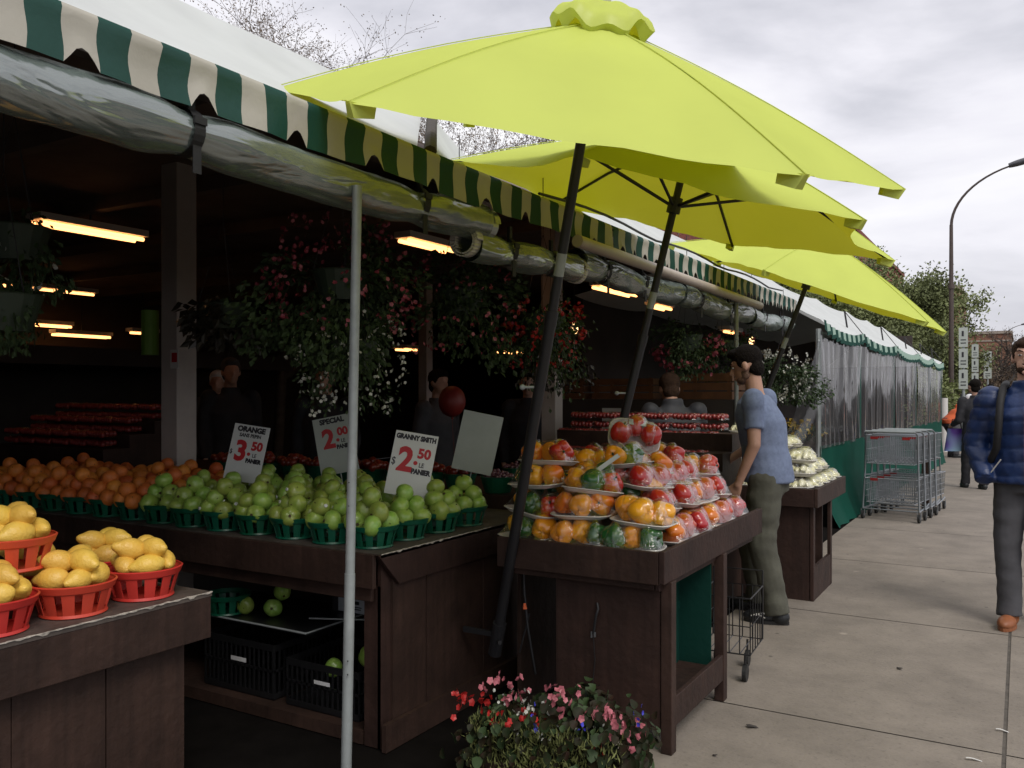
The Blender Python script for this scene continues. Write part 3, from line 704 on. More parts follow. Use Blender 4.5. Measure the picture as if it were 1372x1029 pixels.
# pepper table
t = empty('pepper_table', (-1.6, 3.9, 0), 0, 'dark brown open-sided table carrying the wrapped pepper trays', 'table'); INV = Matrix.Translation((1.6, -3.9, 0))
b = MB(); b.box(-1.96, -1.23, 3.23, 4.66, .77, .785); put(b, 'tabletop', MT['woodtop'], t)
b = MB(); b.box(-1.98, -1.232, 3.205, 3.229, .685, .815); b.box(-1.95, -1.26, 3.235, 3.26, .655, .77); put(b, 'front_apron', MT['wood'], t, bevel=.003)
b = MB(); b.box(-1.23, -1.206, 3.203, 4.68, .690, .82); b.box(-1.255, -1.235, 3.23, 4.6, .655, .77); put(b, 'side_apron', MT['wood'], t, bevel=.003)
b = MB(); planks_x(b, -1.72, -1.245, 3.265, 3.285, .09, .77, .5); put(b, 'front_panel', MT['wood'], t)
for (x, y) in ((-1.215, 3.285), (-1.215, 3.98), (-1.70, 3.98)):
    b = MB(); b.box(x-.028, x+.018, y-.025, y+.03, 0, .69); put(b, 'leg', MT['wood'], t, bevel=.003)
b = MB(); b.box(-1.222, -1.2, 3.317, 3.954, .10, .22); b.box(-1.69, -1.245, 3.30, 3.96, .15, .17); put(b, 'bottom_rail', MT['wood'], t, bevel=.003)
b = MB(); b.grid(lambda u, v: (-1.42+.02*math.sin(v*9), 3.30+.66*v, .17+.58*u+.01*math.sin(7*v)), 10, 20); b.box(-1.43, -1.40, 3.32, 3.94, .42, .46); b.box(-1.69, -1.25, 3.925, 3.935, .17, .77); put(b, 'green_backing', MT['tarp_dark'], t, False)
o = empty('shelf_panel', (-1.95, 3.5, 0), 0, 'dark plank panel in the shade between the apple table and pepper table', 'panel'); b = MB(); b.box(-.22, -.04, .28, .30, 0, .72); b.box(-.04, -.02, -.10, .3, 0, .72); b.build('planks', MT['wood'], o)

# pale vegetable table
t = empty('side_table', (-1.55, 6.6, 0), 0, 'dark brown table with open side frame behind the man, holding pale vegetables', 'table'); INV = Matrix.Translation((1.55, -6.6, 0))
b = MB(); b.box(-1.92, -1.22, 6.13, 7.16, .735, .75); put(b, 'tabletop', MT['woodtop'], t)
b = MB(); b.box(-1.93, -1.222, 6.105, 6.129, .655, .78); put(b, 'front_apron', MT['wood'], t, bevel=.003)
b = MB(); b.box(-1.22, -1.196, 6.103, 7.18, .655, .785); put(b, 'side_apron', MT['wood'], t, bevel=.003)
b = MB(); planks_x(b, -1.85, -1.262, 6.16, 6.18, .0, .735, .6); put(b, 'front_panel', MT['wood'], t)
for y in (6.185, 6.80):
    b = MB(); b.box(-1.26, -1.235, y-.026, y+.03, 0, .66); put(b, 'leg', MT['wood'], t, bevel=.003)
b = MB(); b.box(-1.26, -1.237, 6.216, 6.773, 0, .23); b.box(-1.9, -1.3, 6.79, 6.82, 0, .735); put(b, 'lower_board', MT['wood'], t)

# ------------------------------------------------------------------ fruit baskets
def basket_proto(name, m, r1, r0, h, label, cat, slots, group):
    o = empty(name, (0, 0, 0), 0, label, cat, group); b = MB(); n = slots*2; K = 4
    N_ = n*K
    def ring(r, z): return [(r*math.cos(2*PI*i/N_), r*math.sin(2*PI*i/N_), z) for i in range(N_)]
    zs = [0, .004, h*.12, h*.74, h*.78, h*.97, h]; 
    rr = lambda z: r0+(r1-r0)*(z/h)**.85
    rad = [rr(0)+.002, rr(.01)+.004, rr(h*.12), rr(h*.74), rr(h*.78)+.004, rr(h)+.006, rr(h)+.001]
    V = [];
    for z, r in zip(zs, rad): V += ring(r, z)
    Fs = []
    for k in range(len(zs)-1):
        for i in range(N_):
            if k == 2 and (i % (2*K)) < 3: continue        # the slots between the slats
            Fs.append((k*N_+i, k*N_+(i+1) % N_, (k+1)*N_+(i+1) % N_, (k+1)*N_+i))
    b.add(V, Fs)
    b.add(ring(r0, .006), [tuple(range(N_))])
    ob = b.build('weave', m, o, smooth=False)
    s = ob.modifiers.new('thick', 'SOLIDIFY'); s.thickness = .0035; s.offset = -1
    return o
GB = basket_proto('green_basket', MT['green_basket'], .105, .078, .095, 'x', 'basket', 12, 'green fruit baskets on the long table')
RB = basket_proto('red_basket', MT['red_basket'], .122, .092, .105, 'x', 'basket', 12, 'red lemon baskets')

def fruit_proto(name, m, kind):
    b = MB(); 
    if kind == 'apple':
        def fn(d):
            z = d.z; q = 1+.07*z-.16*math.exp(-((1-z)/.12))-.12*math.exp(-((1+z)/.07)); a = math.atan2(d.y, d.x)
            return q*(1+.02*math.cos(5*a)*(1-z))
        b.ell((0, 0, 0), (.0425, .0425, .039), n=20, m=14, fn=fn)
        b.tube([(0, 0, .028), (.003, .002, .043)], .0016, 5, 1); b.tube([(0, 0, -.036), (0, 0, -.0335)], .006, 8, 1)
        if name == 'green_apple' and m.name == 'apple' and used: b.tube([(.036, .01, .012), (.0438, .012, .0145)], .0075, 10, 2)
        mats = [m, MT['stem'], MT['sticker']]
    elif kind == 'orange':
        b.ell((0, 0, 0), (.0405, .0405, .0385), n=20, m=14, fn=lambda d: 1-.05*math.exp(-((1-d.z)/.02)))
        b.tube([(0, 0, .034), (0, 0, .0375)], .003, 6, 1); mats = [m, MT['stem']]
    else:
        def fn(d):
            z = d.z; return 1+.0*z
        prof = []
        for i in range(17):
            a = PI*i/16; z = -math.cos(a); r = math.sin(a)**.9*.034; zz = z*.043
            if z > .78: zz += (z-.78)/.22*.016; r = max(r*.9, .0105*(1-(z-.78)/.22)**.5)
            if z < -.85: zz -= (-.85-z)/.15*.004
            prof.append((r if 0 < i < 16 else .0005, zz+.004*math.sin(z)))
        b.lathe(prof, 18); b.tube([(0, 0, -.0435), (0, 0, -.0405)], .004, 8, 1); mats = [m, MT['stem']]
    o = b.build(name, mats, None, smooth=True)
    return o
used = {}
AP = fruit_proto('green_apple', MT['apple'], 'apple'); OR = fruit_proto('orange', MT['orange'], 'orange'); LE = fruit_proto('lemon', MT['lemon'], 'lemon')
used['x'] = 1; AP2 = fruit_proto('green_apple', MT['apple'], 'apple'); used.clear()
def inst(P, loc, rot, label, cat, group, sc_=1):
    if P is AP and rnd.random() < .25: P = AP2
    if P.name in used: o = P.copy(); COL.objects.link(o)
    else: o = P; used[P.name] = 1
    o.location = loc; o.rotation_euler = rot; o.scale = (sc_*rnd.uniform(.95, 1.05), sc_*rnd.uniform(.95, 1.05), sc_*rnd.uniform(.93, 1.04)); return tag(o, label, cat, group)
def rrot(): return (rnd.uniform(0, 6.3), rnd.uniform(0, 6.3), rnd.uniform(0, 6.3))
protoused = {}
def place_basket(P, x, y, z, label, rz=None):
    o = P if P.name not in protoused else copy_tree(P); protoused[P.name] = 1
    o.location = (x, y, z); o.rotation_euler = (0, 0, rnd.uniform(0, 6) if rz is None else rz); o['label'] = label; return o
def heap(P, x, y, z, desc, noun, group, rf, rb, h, ring=5, up=3, top=1, names=None):
    # camera side of the heap counts as its front
    th0 = math.atan2(-y, -x)
    nm5 = ['front', 'front right', 'back right', 'back left', 'front left']
    nm4 = ['front', 'right', 'back', 'left']
    nmr = nm5 if ring == 5 else nm4
    d = rb-rf*.72
    j = rnd.uniform(-.3, .3)
    for k in range(ring):
        a = th0+j+k*2*PI/ring
        inst(P, (x+d*math.cos(a), y+d*math.sin(a), z+h+rf*rnd.uniform(.25, .5)), rrot(), f'{noun}, {nmr[k]} rim, {desc}', noun.split(' ')[-1], group, rnd.uniform(.99, 1.12))
    d2 = rf*1.08; j += .6
    if rnd.random() < .5: j += PI/3
    nm3 = ['upper front', 'upper right', 'upper left'] if up == 3 else ['upper front', 'upper back']
    for k in range(up):
        a = th0+j+k*2*PI/up
        inst(P, (x+d2*math.cos(a), y+d2*math.sin(a), z+h+rf*rnd.uniform(1.45, 1.65)), rrot(), f'{noun}, {nm3[k]}, {desc}', noun.split(' ')[-1], group, rnd.uniform(.99, 1.12))
    if top and rnd.random() < .75:
        inst(P, (x+rnd.uniform(-.01, .01), y+rnd.uniform(-.01, .01), z+h+rf*rnd.uniform(2.7, 2.95)), rrot(), f'{noun} topmost, {desc}', noun.split(' ')[-1], group, 1)
rown = ['front', 'second', 'third', 'back']; ordn = ['corner', 'second', 'third', 'fourth', 'fifth', 'sixth', 'seventh', 'eighth', 'ninth']
TZ = .80
for r_ in range(4):
    yy = 2.80+.232*r_
    for k in range(15):
        xx = -2.345-.222*k-.01*rnd.random()
        if xx < -5.6: break
        apple = xx > -3.86-.04*(r_ % 2)
        if r_ == 3 and -2.5 > xx > -2.8: pass
        if apple:
            kk = k; desc = f'{rown[r_]}-row basket, {ordn[kk]} from the table corner' if kk else f'{rown[r_]}-row basket at the table corner'
            place_basket(GB, xx, yy+.012*rnd.random(), TZ, f'green basket of apples, {rown[r_]} row, ' + (f'{ordn[kk]} from the table corner' if kk else 'at the table corner'))
            heap(AP, xx, yy, TZ, desc, 'green apple', 'green apples heaped in baskets', .042, .100, .085, ring=4, up=2 if rnd.random() < .6 else 3)
        else:
            kk = k-7+(0); desc = f'{rown[r_]}-row basket, ' + (f'{ordn[kk]} left of the apples' if kk else 'next to the apples')
            place_basket(GB, xx, yy+.012*rnd.random(), TZ, f'green basket of oranges, {rown[r_]} row, ' + (f'{ordn[kk]} left of the apples' if kk else 'next to the apples'))
            heap(OR, xx, yy, TZ, desc, 'orange', 'oranges heaped in baskets', .0405, .100, .083, ring=4, up=2 if rnd.random() < .6 else 3)
# apples left under the table
g2 = 'loose green apples under the table'
place_basket(GB, -3.26, 2.83, .397, 'green basket lying half hidden on the shelf beside the lemon table')
inst(AP, (-3.17, 2.86, .437), rrot(), 'loose green apple on the dark shelf against the green basket', 'apple', g2)
inst(AP, (-3.02, 2.89, .437), rrot(), 'lower loose green apple of the pair on the dark shelf', 'apple', g2)
inst(AP, (-3.02, 2.95, .50), rrot(), 'upper loose green apple of the pair on the dark shelf', 'apple', g2)
inst(AP, (-2.55, 3.02, .25), rrot(), 'large green apple in the lower black crate', 'apple', g2, 1.2)
inst(AP, (-2.68, 2.93, .20), rrot(), 'smaller green apple low in the black crate', 'apple', g2)

# lemons
lem = [(-2.585, 1.375, .75, 'front red basket of lemons cut by the left photo edge'), (-2.585, 1.63, .75, 'second red basket of lemons in the front row'),
       (-2.59, 1.885, .75, 'rightmost red basket of lemons at the table end'), (-2.70, 1.50, .90, 'red basket of lemons stacked highest at the left'),
       (-2.85, 1.66, .75, 'back red basket of lemons mostly hidden behind the front ones'), (-2.86, 1.92, .75, 'back red basket of lemons behind the rightmost one')]
for i, (x, y, z, lb) in enumerate(lem):
    place_basket(RB, x, y, z, lb)
    dsc = ['basket at the left photo edge', 'second basket of the front row', 'rightmost front basket', 'stacked basket at the left', 'hidden back basket', 'basket behind the rightmost one'][i]
    nmr = ['front', 'front right', 'back right', 'back left', 'front left']
    th0 = math.atan2(-y, -x)
    for k in range(5):
        a = th0+.25+k*2*PI/5; d = .066
        inst(LE, (x+d*math.cos(a), y+d*math.sin(a), z+.105+.012), (PI/2+rnd.uniform(-.3, .3), 0, a+rnd.uniform(-.8, .8)), f'lemon, {nmr[k]} of the rim, {dsc}', 'lemon', 'lemons heaped in red baskets', rnd.uniform(1.02, 1.14))
    for k in range(3):
        a = th0+.9+k*2.1+rnd.uniform(-.3, .3); d = .042
        inst(LE, (x+d*math.cos(a), y+d*math.sin(a), z+.105+.062), (PI/2+rnd.uniform(-.4, .4), 0, a+1.4), f'lemon, upper {["right", "back", "left"][k]} of the heap, {dsc}', 'lemon', 'lemons heaped in red baskets', rnd.uniform(1.02, 1.14))

# ------------------------------------------------------------------ wrapped trays
def pepper_mb(b, c, s, rot, mi, lobes, ph):
    def fn(d):
        a = math.atan2(d.y, d.x); z = d.z
        q = 1+.09*math.cos(lobes*a+ph)*(1-.3*abs(z))-.35*math.exp(-((1-z)/.10))-.22*math.exp(-((1+z)/.12))
        return q
    b.ell(c, s, rot=rot, n=22, m=14, mi=mi, fn=fn)
def tray_mesh(l, w_, h):
    b = MB()
    def fn(u, v):
        a = 2*PI*u; ca, sa = math.cos(a), math.sin(a); e = 4.0
        k = (abs(ca)**e+abs(sa)**e)**(-1/e); s = v
        if s < .55: r = s/.55*.8; z = 0
        elif s < .92: r = .8+.2*(s-.55)/.37; z = h*((s-.55)/.37)**1.3
        else: r = 1+.04*(s-.92)/.08; z = h-.002*(s-.92)/.08
        return (ca*k*l/2*r, sa*k*w_/2*r, z)
    b.grid(fn, 32, 12); return b
def tray_proto(kinds, seed, l=.262, w_=.185):
    rs = random.Random(seed); o = empty('wrapped_tray', (0, 0, 0))
    ob = tray_mesh(l, w_, .019).build('foam_tray', MT['foam'], o, smooth=True); s = ob.modifiers.new('thick', 'SOLIDIFY'); s.thickness = .003; s.offset = -1
    n = len(kinds); cs = []
    for i, k in enumerate(kinds):
        x = (i-1)*.079; rr = rs.uniform(.050, .058)
        c = (x, (.027 if i == 1 else -.017)*(1 if seed % 2 else -1)+rs.uniform(-.006, .006), .008+rr*.93)
        rot = Euler((rs.choice([-1, 1])*rs.uniform(.9, 1.7), rs.uniform(-.4, .4), rs.uniform(-1.2, 1.2))).to_matrix(); sz = (rr,)
        b = MB(); pepper_mb(b, c, (rr, rr*rs.uniform(.92, 1.02), rr*rs.uniform(1.02, 1.14)), rot, 0, rs.choice([3, 4]), rs.uniform(0, 6))
        q = rot @ Vector((0, 0, .036)); q2 = rot @ Vector((.004, 0, .056)); b.tube([Vector(c)+q, Vector(c)+q2], [.006, .0045], 7, 1)
        m = {'o': 'pep_orange', 'r': 'pep_red', 'g': 'pep_green', 'm': 'pep_mix'}[k]
        p = b.build('pepper', [MT[m], MT['leaf']], o, smooth=True); p['label'] = {'o': 'orange bell pepper under film', 'r': 'red bell pepper under film', 'g': 'dark green bell pepper under film', 'm': 'red and orange bell pepper under film'}[k]
        cs.append((c[0], c[1], sz[0]))
    add_wrap(o, cs, l, w_, .122, seed)
    return o
def add_wrap(o, cs, l, w_, top, seed):
    def fn(u, v):
        # superelliptic footprint, film drapes over the tops and tucks to the tray rim
        a = 2*PI*u; ca, sa = math.cos(a), math.sin(a); k = (abs(ca)**4+abs(sa)**4)**(-1/4)
        r = v**.85*1.03; x = ca*k*l/2*r; y = sa*k*w_/2*r
        h = 0
        for (cx, cy, rr) in cs:
            d = math.hypot((x-cx)/(rr*1.25), (y-cy)/(w_*.38)); h = max(h, math.exp(-(d**3.2)*.75))
        e = max(0, min(1, (1.03-r)/.42)); z = .021+(top-.021)*(h*.9+.1)*(e**.6)
        z += .003*noise.noise((x*45, y*45, seed))*(1 if v < .95 else 0)+.0015*math.sin(a*23)*v
        if v > .97: z = .020
        return (x, y, z)
    b = MB(); b.grid(fn, 56, 20); b.build('plastic_wrap', MT['wrap'], o, smooth=True)
kindsets = ['oog', 'ogr', 'rrr', 'gom', 'mor', 'ogo', 'rmr', 'ooo', 'gog', 'mom']
TP = {k: tray_proto(k, i*3+1) for i, k in enumerate(kindsets)}
cname = {'o': 'orange', 'g': 'green', 'r': 'red', 'm': 'red-orange'}
tused = {}
def tray(k, x, y, z, rz, label, tilt=(0, 0), group='film-wrapped trays of peppers', cat='pepper tray', P=None):
    src = P or TP[k]
    o = src if src.name not in tused else copy_tree(src); tused[src.name] = 1
    o.location = (x, y, z); o.rotation_euler = (tilt[0], tilt[1], rz); o['label'] = label; o['category'] = cat; o['group'] = group
    return o
def cdesc(k):
    s = []
    for c in k:
        if cname[c] not in s: s.append(cname[c])
    return ', '.join(s) if len(s) > 1 else 'all-'+s[0]
lay = ['bottom', 'second', 'third', 'fourth', 'fifth']
DZ = .104; T0 = .787
plan = {'front': ['ogo', 'oog', 'gog', 'ogr', 'gom', 'ooo', 'ogr', 'oog', 'mor'], 'side': []}
seq = ['ogo', 'oog', 'gog', 'ogr', 'mom', 'ooo', 'gom', 'ogr', 'mor', 'ooo', 'oog', 'ogo']
si = 0
for l in range(4):                                    # front face, trays lie along X
    cols = [-1.91, -1.645, -1.385] if l < 2 else ([-1.90, -1.63] if l == 2 else [-1.88])
    for ci, x in enumerate(cols):
        xx = x; yy = 3.345+.055*l
        k = seq[si % len(seq)]; si += 1
        tray(k, xx+rnd.uniform(-.012, .012), yy+rnd.uniform(-.012, .012), T0+DZ*l+(l > 0)*rnd.uniform(-.012, .02), rnd.uniform(-.3, .3), f'{cdesc(k)} wrapped pepper tray, {lay[l]} layer of the near face, {["left", "middle", "right"][ci]}', ((l > 0)*rnd.uniform(-.14, .08), (l > 0)*rnd.uniform(-.13, .13)))
seqs = ['mor', 'rmr', 'mor', 'rrr', 'rrr', 'rrr', 'mor', 'rmr', 'rrr', 'rrr', 'rrr', 'ogr', 'rrr', 'rmr', 'rrr', 'oog', 'ooo', 'rrr', 'rrr', 'oom', 'rrr']
seqs = [s if s in TP else 'ooo' for s in seqs]; si = 0
fr = ['nearest', 'second', 'third', 'fourth', 'fifth']
for l in range(4):                                    # walkway face, trays lie along Y
    ysl = [3.63+.265*k+.035*l for k in range([4, 4, 3, 1][l])]
    for ki, y in enumerate(ysl):
        if y > 4.62: continue
        k = seqs[si % len(seqs)]; si += 1
        tray(k, -1.325-.085*l+rnd.uniform(-.012, .012), y, T0+DZ*l+(l > 0)*rnd.uniform(-.012, .015), PI/2+rnd.uniform(-.35, .35), f'{cdesc(k)} wrapped pepper tray, {lay[l]} layer on walkway side, {fr[ki]} from corner'.replace('nearest from', 'nearest the'), ((l > 0)*rnd.uniform(-.12, .12), (l > 0)*rnd.uniform(-.05, .12)))
# inner heap
inner = [(-1.66, 3.62, 2.2, 'ogr', .5), (-1.80, 3.74, 2.6, 'ooo', .2), (-1.82, 4.02, 2.7, 'rrr', .3), (-1.56, 3.88, 2.5, 'mom', -.4), (-1.60, 4.16, 2.75, 'rmr', .3), (-1.84, 4.30, 2.5, 'rrr', .1), (-1.50, 4.40, 2.1, 'mor', .8),
         (-1.80, 4.50, 2.0, 'rrr', .1), (-1.78, 3.62, 1.6, 'ooo', 0), (-1.55, 3.70, 1.5, 'ogo', .1), (-1.82, 3.95, 1.9, 'mor', .1), (-1.56, 4.0, 1.8, 'rrr', .1), (-1.82, 4.25, 1.8, 'rrr', .1), (-1.56, 4.3, 1.2, 'rrr', .1), (-1.8, 4.52, 1.0, 'rrr', .1), (-1.55, 4.5, 1.05, 'oog', .1)]
ii = 0
for (x, y, l, k, rz) in inner:
    ii += 1
    tray(k, x, y, T0+DZ*l, rz, f'{cdesc(k)} pepper tray in the heap, {lay[int(l)]} layer, {["just behind the near face", "near the umbrella pole", "left of the standing tray", "right of centre", "behind the standing tray", "rear left", "right above the walkway side", "rear left corner", "near left core", "near right core", "left core", "centre core", "rear left core", "rear centre core", "last left core", "last right core"][ii-1]}', (rnd.uniform(-.06, .06), rnd.uniform(-.06, .06)))
big = tray('rrr', -1.66, 3.98, T0+DZ*3.45+.075, .5, 'tall wrapped tray of red peppers standing on its side on top of the heap', (.95, .15)); big.scale = (.95, 1.0, 1.1)
b = MB(); b.box(-.045, .045, -.016, .016, 0, .001); ob = b.build('price_sticker', MT['signgrey'], big); ob.location = (0, .02, .099)
o = empty('folded_label', (-1.60, 3.53, 1.125), .9, 'pale green folded paper label lying on the near pepper trays', 'label'); b = MB(); b.m = Matrix.Rotation(-.55, 4, 'Y'); b.box(-.065, .065, -.022, .022, 0, .004); b.box(-.06, .06, -.022, -.018, .002, .02); b.build('card', MT['signgrey'], o)

# pale vegetable trays
def veg_proto(seed):
    rs = random.Random(seed); o = empty('vegetable_tray', (0, 0, 0)); l, w_ = .235, .15
    ob = tray_mesh(l, w_, .024).build('foam_tray', MT['foam'], o, smooth=True); s = ob.modifiers.new('thick', 'SOLIDIFY'); s.thickness = .003; s.offset = -1
    cs = []
    for i in range(5):
        x = (i-2)*.042; b = MB(); prof = [(.0005, -.066), (.016, -.06), (.028, -.032), (.031, -.005), (.024, .027), (.012, .052), (.0005, .066)]
        b.m = Matrix.Translation((x, rs.uniform(-.006, .006), .035+.012*(i % 2))) @ Matrix.Rotation(PI/2+rs.uniform(-.15, .15), 4, 'X') @ Matrix.Rotation(rs.uniform(-.2, .2), 4, 'Y')
        b.lathe(prof, 14); b.build('vegetable', MT['pale_veg'], o, smooth=True); cs.append((x, 0, .024))
    add_wrap(o, cs, l, w_, .092, seed+50); return o
VP = [veg_proto(3), veg_proto(8)]
for l in range(5):
    dz = .094
    nf = 2 if l < 4 else 0
    for ci in range(3 if l < 3 else 2):
        if l == 4 and ci == 1: continue
        tray('', -1.84+.235*ci+(.0 if l < 3 else .05), 6.23+.06*l, .757+dz*l, rnd.uniform(-.1, .1), f'wrapped tray of pale vegetables, {lay[l]} layer, {["left", "middle", "right"][ci]} of the near end', (rnd.uniform(-.05, .05), rnd.uniform(-.04, .04)), 'film-wrapped trays of pale vegetables', 'vegetable tray', VP[(l+ci) % 2])
    for ki in range(4-l if l < 4 else 0):
        tray('', -1.30-.06*l, 6.42+.235*ki+.05*l, .757+dz*l, PI/2+rnd.uniform(-.12, .12), f'pale vegetable tray, {lay[l]} layer of the walkway side, {fr[ki]} from the corner'.replace('nearest from', 'nearest'), (rnd.uniform(-.05, .05), 0.05), 'film-wrapped trays of pale vegetables', 'vegetable tray', VP[(l+ki+1) % 2])

# ------------------------------------------------------------------ price signs
def text_mesh(txt, size, m, parent, loc, bold=.0, sx=1, name='lettering', shear=0):
    cu = bpy.data.curves.new('t', 'FONT'); cu.body = txt; cu.size = size; cu.align_x = 'CENTER'; cu.align_y = 'CENTER'; cu.extrude = .0006; cu.offset = bold; cu.resolution_u = 3; cu.shear = shear
    tmp = bpy.data.objects.new('t', cu); COL.objects.link(tmp); bpy.context.view_layer.update()
    me = bpy.data.meshes.new_from_object(tmp.evaluated_get(bpy.context.evaluated_depsgraph_get())); bpy.data.objects.remove(tmp)
    me.materials.clear(); me.materials.append(m)
    o = bpy.data.objects.new(name, me); COL.objects.link(o); o.location = loc; o.rotation_euler = (PI/2, 0, 0); o.scale = (sx, 1, 1); setpar(o, parent); return o
def sign(x, y, z, w_, h, roll_, tilt, yaw, label, lines, m='signwhite'):
    o = empty('price_sign', (x, y, z), 0, label, 'price sign'); o.rotation_euler = (Matrix.Rotation(yaw, 3, 'Z') @ Matrix.Rotation(tilt, 3, 'X') @ Matrix.Rotation(roll_, 3, 'Y')).to_euler()
    b = MB(); b.box(-w_/2, w_/2, 0, .004, 0, h); b.build('card', MT[m], o)
    b = MB(); b.tube([(0, .008, -.18), (0, .008, h*.5)], .004, 6); b.build('stake', MT['steel'], o)
    for (tx, sz, mm, lx, lz, bold, sx) in lines: text_mesh(tx, sz, MT[mm], o, (lx, -.0008, lz), bold, sx)
    return o
Y_ = YAW*.9
sign(-2.46, 3.17, .965, .205, .30, .16, -.2, .45, 'white GRANNY SMITH 2.50 price card standing in the green apples', [
    ('GRANNY SMITH', .031, 'black_ink', 0, .275, .0022, .85), ('2', .155, 'red_ink', -.032, .165, .006, .95), ('50', .062, 'red_ink', .052, .205, .003, 1), ('.', .10, 'red_ink', .018, .185, .004, 1), ('$', .05, 'black_ink', -.087, .155, .0003, .8),
    ('LE', .03, 'black_ink', .048, .152, .0006, .85), ('PANIER', .032, 'black_ink', .05, .12, .0022, .85)])
sign(-3.52, 3.14, .98, .20, .30, .14, -.2, .4, 'white ORANGE SANS PEPIN 3.50 price card standing in the oranges', [
    ('ORANGE', .038, 'black_ink', .0, .275, .0024, 1), ('SANS PEPIN', .026, 'black_ink', 0, .243, .001, .9), ('3', .145, 'red_ink', -.035, .155, .006, .95), ('50', .062, 'red_ink', .05, .19, .003, 1), ('.', .09, 'red_ink', .012, .17, .004, 1), ('$', .035, 'black_ink', -.088, .15, .0003, .8),
    ('LE', .028, 'black_ink', .045, .142, .0006, .85), ('PANIER', .030, 'black_ink', .045, .112, .0022, .85)])
sign(-3.35, 3.72, .985, .225, .33, -.2, -.1, .45, 'grey SPECIAL 2.00 price card leaning left behind the apples', [
    ('SPECIAL', .04, 'black_ink', 0, .305, .0024, 1), ('2', .15, 'red_ink', -.035, .2, .006, .95), ('00', .062, 'red_ink', .052, .235, .003, 1), ('.', .10, 'red_ink', .018, .215, .004, 1),
    ('LE', .03, 'black_ink', .048, .182, .0006, .85), ('PANIER', .032, 'black_ink', .05, .15, .0022, .85)], 'signgrey')
sign(-2.72, 4.12, .99, .235, .345, .2, -.15, .45, 'blank pale card leaning right behind the apples', [], 'signgrey')

# ------------------------------------------------------------------ goods in the dark behind
def bumps(name, m, mp_, x0, x1, y0, y1, z, r, n, parent, seed):
    rs = random.Random(seed); b = MB()
    for k in range(n):
        b.ell((rs.uniform(x0, x1), rs.uniform(y0, y1), z+rs.uniform(0, r*1.6)), (r*rs.uniform(.8, 1.1),)*3, n=8, m=6)
    return b.build(name, m, parent, smooth=True)
def goods(x, y, z, label, m, group, r=.012, n=60, bm='green_basket'):
    o = empty('small_basket', (x, y, z), 0, label, 'basket', group); b = MB(); b.lathe([(.0, 0), (.075, 0), (.1, .085), (.104, .09), (.098, .092)], 18); ob = b.build('weave', MT[bm], o)
    rs = random.Random(int(x*1000)); b = MB()
    for k in range(n):
        a = rs.uniform(0, 6.3); d = .085*math.sqrt(rs.random()); b.ell((d*math.cos(a), d*math.sin(a), .085+(.09-d)*.5*rs.random()+r*.5), (r,)*3, n=7, m=5)
    b.build('filling', MT[m], o, smooth=True); return o
t = empty('rear_table', (-3.2, 4.5, 0), 0, 'dark table behind the apples carrying tomatoes, grapes and radishes', 'table')
b = MB(); b.box(-3.2, 1.1, -.4, .5, .85, .87); b.build('tabletop', MT['wood'], t); b = MB(); b.box(-3.2, 1.1, -.4, -.38, 0, .85); b.box(1.08, 1.1, -.38, .5, 0, .85); b.build('front_panel', MT['wood'], t)
pos = ['first', 'second', 'third', 'fourth', 'fifth', 'sixth', 'seventh', 'eighth', 'ninth', 'tenth', 'eleventh', 'twelfth']
for k in range(10): goods(-4.9+.225*k, 4.24, .875, f'basket of red tomatoes behind the apples, {pos[k]} from the left', 'tomato', 'tomato baskets in the dark behind the apples', .03, 16)
for k in range(5): goods(-2.6+.21*k, 4.22+.0*k, .872, f'green basket of dark grapes behind the apples, {pos[k]} from the left', 'grape', 'grape baskets in the shade')
for k in range(3): goods(-2.78+.21*k, 4.75, .875, f'green basket of dark grapes in the second shaded row, {pos[k]} from the left', 'grape', 'grape baskets in the shade')
o = empty('display_rack', (-2.25, 5.35, 0), 0, 'dark rack behind the pepper heap stacked with red berry packs', 'rack'); b = MB()
for k in range(3): b.box(-.8, .55, .02+.22*k, .24+.22*k, 0, .92+.12*k)
b.build('steps', MT['wood'], o)
for k in range(3): goods(-2.35+.26*k, 5.08, .92, f'green basket of radishes behind the pepper heap, {pos[k]} from the left', 'berry', 'radish baskets behind the peppers', .014, 50)
def pack(x, y, z, label, group, rz=0, w_=.19, d_=.14):
    o = empty('berry_pack', (x, y, z), rz, label, 'berry pack', group)
    if 'src' in PK: o2 = PK['src']; 
    b = MB(); rs = random.Random(int(x*997+y*31+z*7))
    if 'm' not in PK:
        for i in range(6):
            for j in range(4):
                b.ell((-w_/2+.02+i*.03, -d_/2+.02+j*.033, .03+.012*rs.random()), (.019, .019, .021), n=8, m=6)
        c = b.build('berries', MT['berry'], o, smooth=True); PK['m'] = c
        b = MB(); b.grid(lambda u, v: (w_*(u-.5), d_*(v-.5), .062+.006*math.sin(9*u)*math.sin(7*v) if 0 < u < 1 and 0 < v < 1 else .015), 12, 8); PK['l'] = b.build('clear_lid', MT['wrap'], o, smooth=True)
    else:
        for q in ('m', 'l'): c = PK[q].copy(); COL.objects.link(c); setpar(c, o)
PK = {}
tier = ['lowest', 'middle', 'top']
for k in range(3):
    for i in range(6):
        for q in range(2):
            pack(-2.98+.21*i, 5.70+.22*k-.0*q-.0, .92+.12*k-.12+.12+.07*q, f'{["lower", "upper"][q]} dark red berry pack, {tier[k]} step of central rack, {pos[i]} from left', 'berry packs on the dark rack')
o = empty('display_rack', (-6.3, 3.9, 0), 0, 'dark rack at the left photo edge stacked with wrapped red fruit', 'rack'); b = MB()
for k in range(3): b.box(-1.0, .45, .02+.22*k, .24+.22*k, 0, 1.02+.10*k)
b.build('steps', MT['wood'], o)
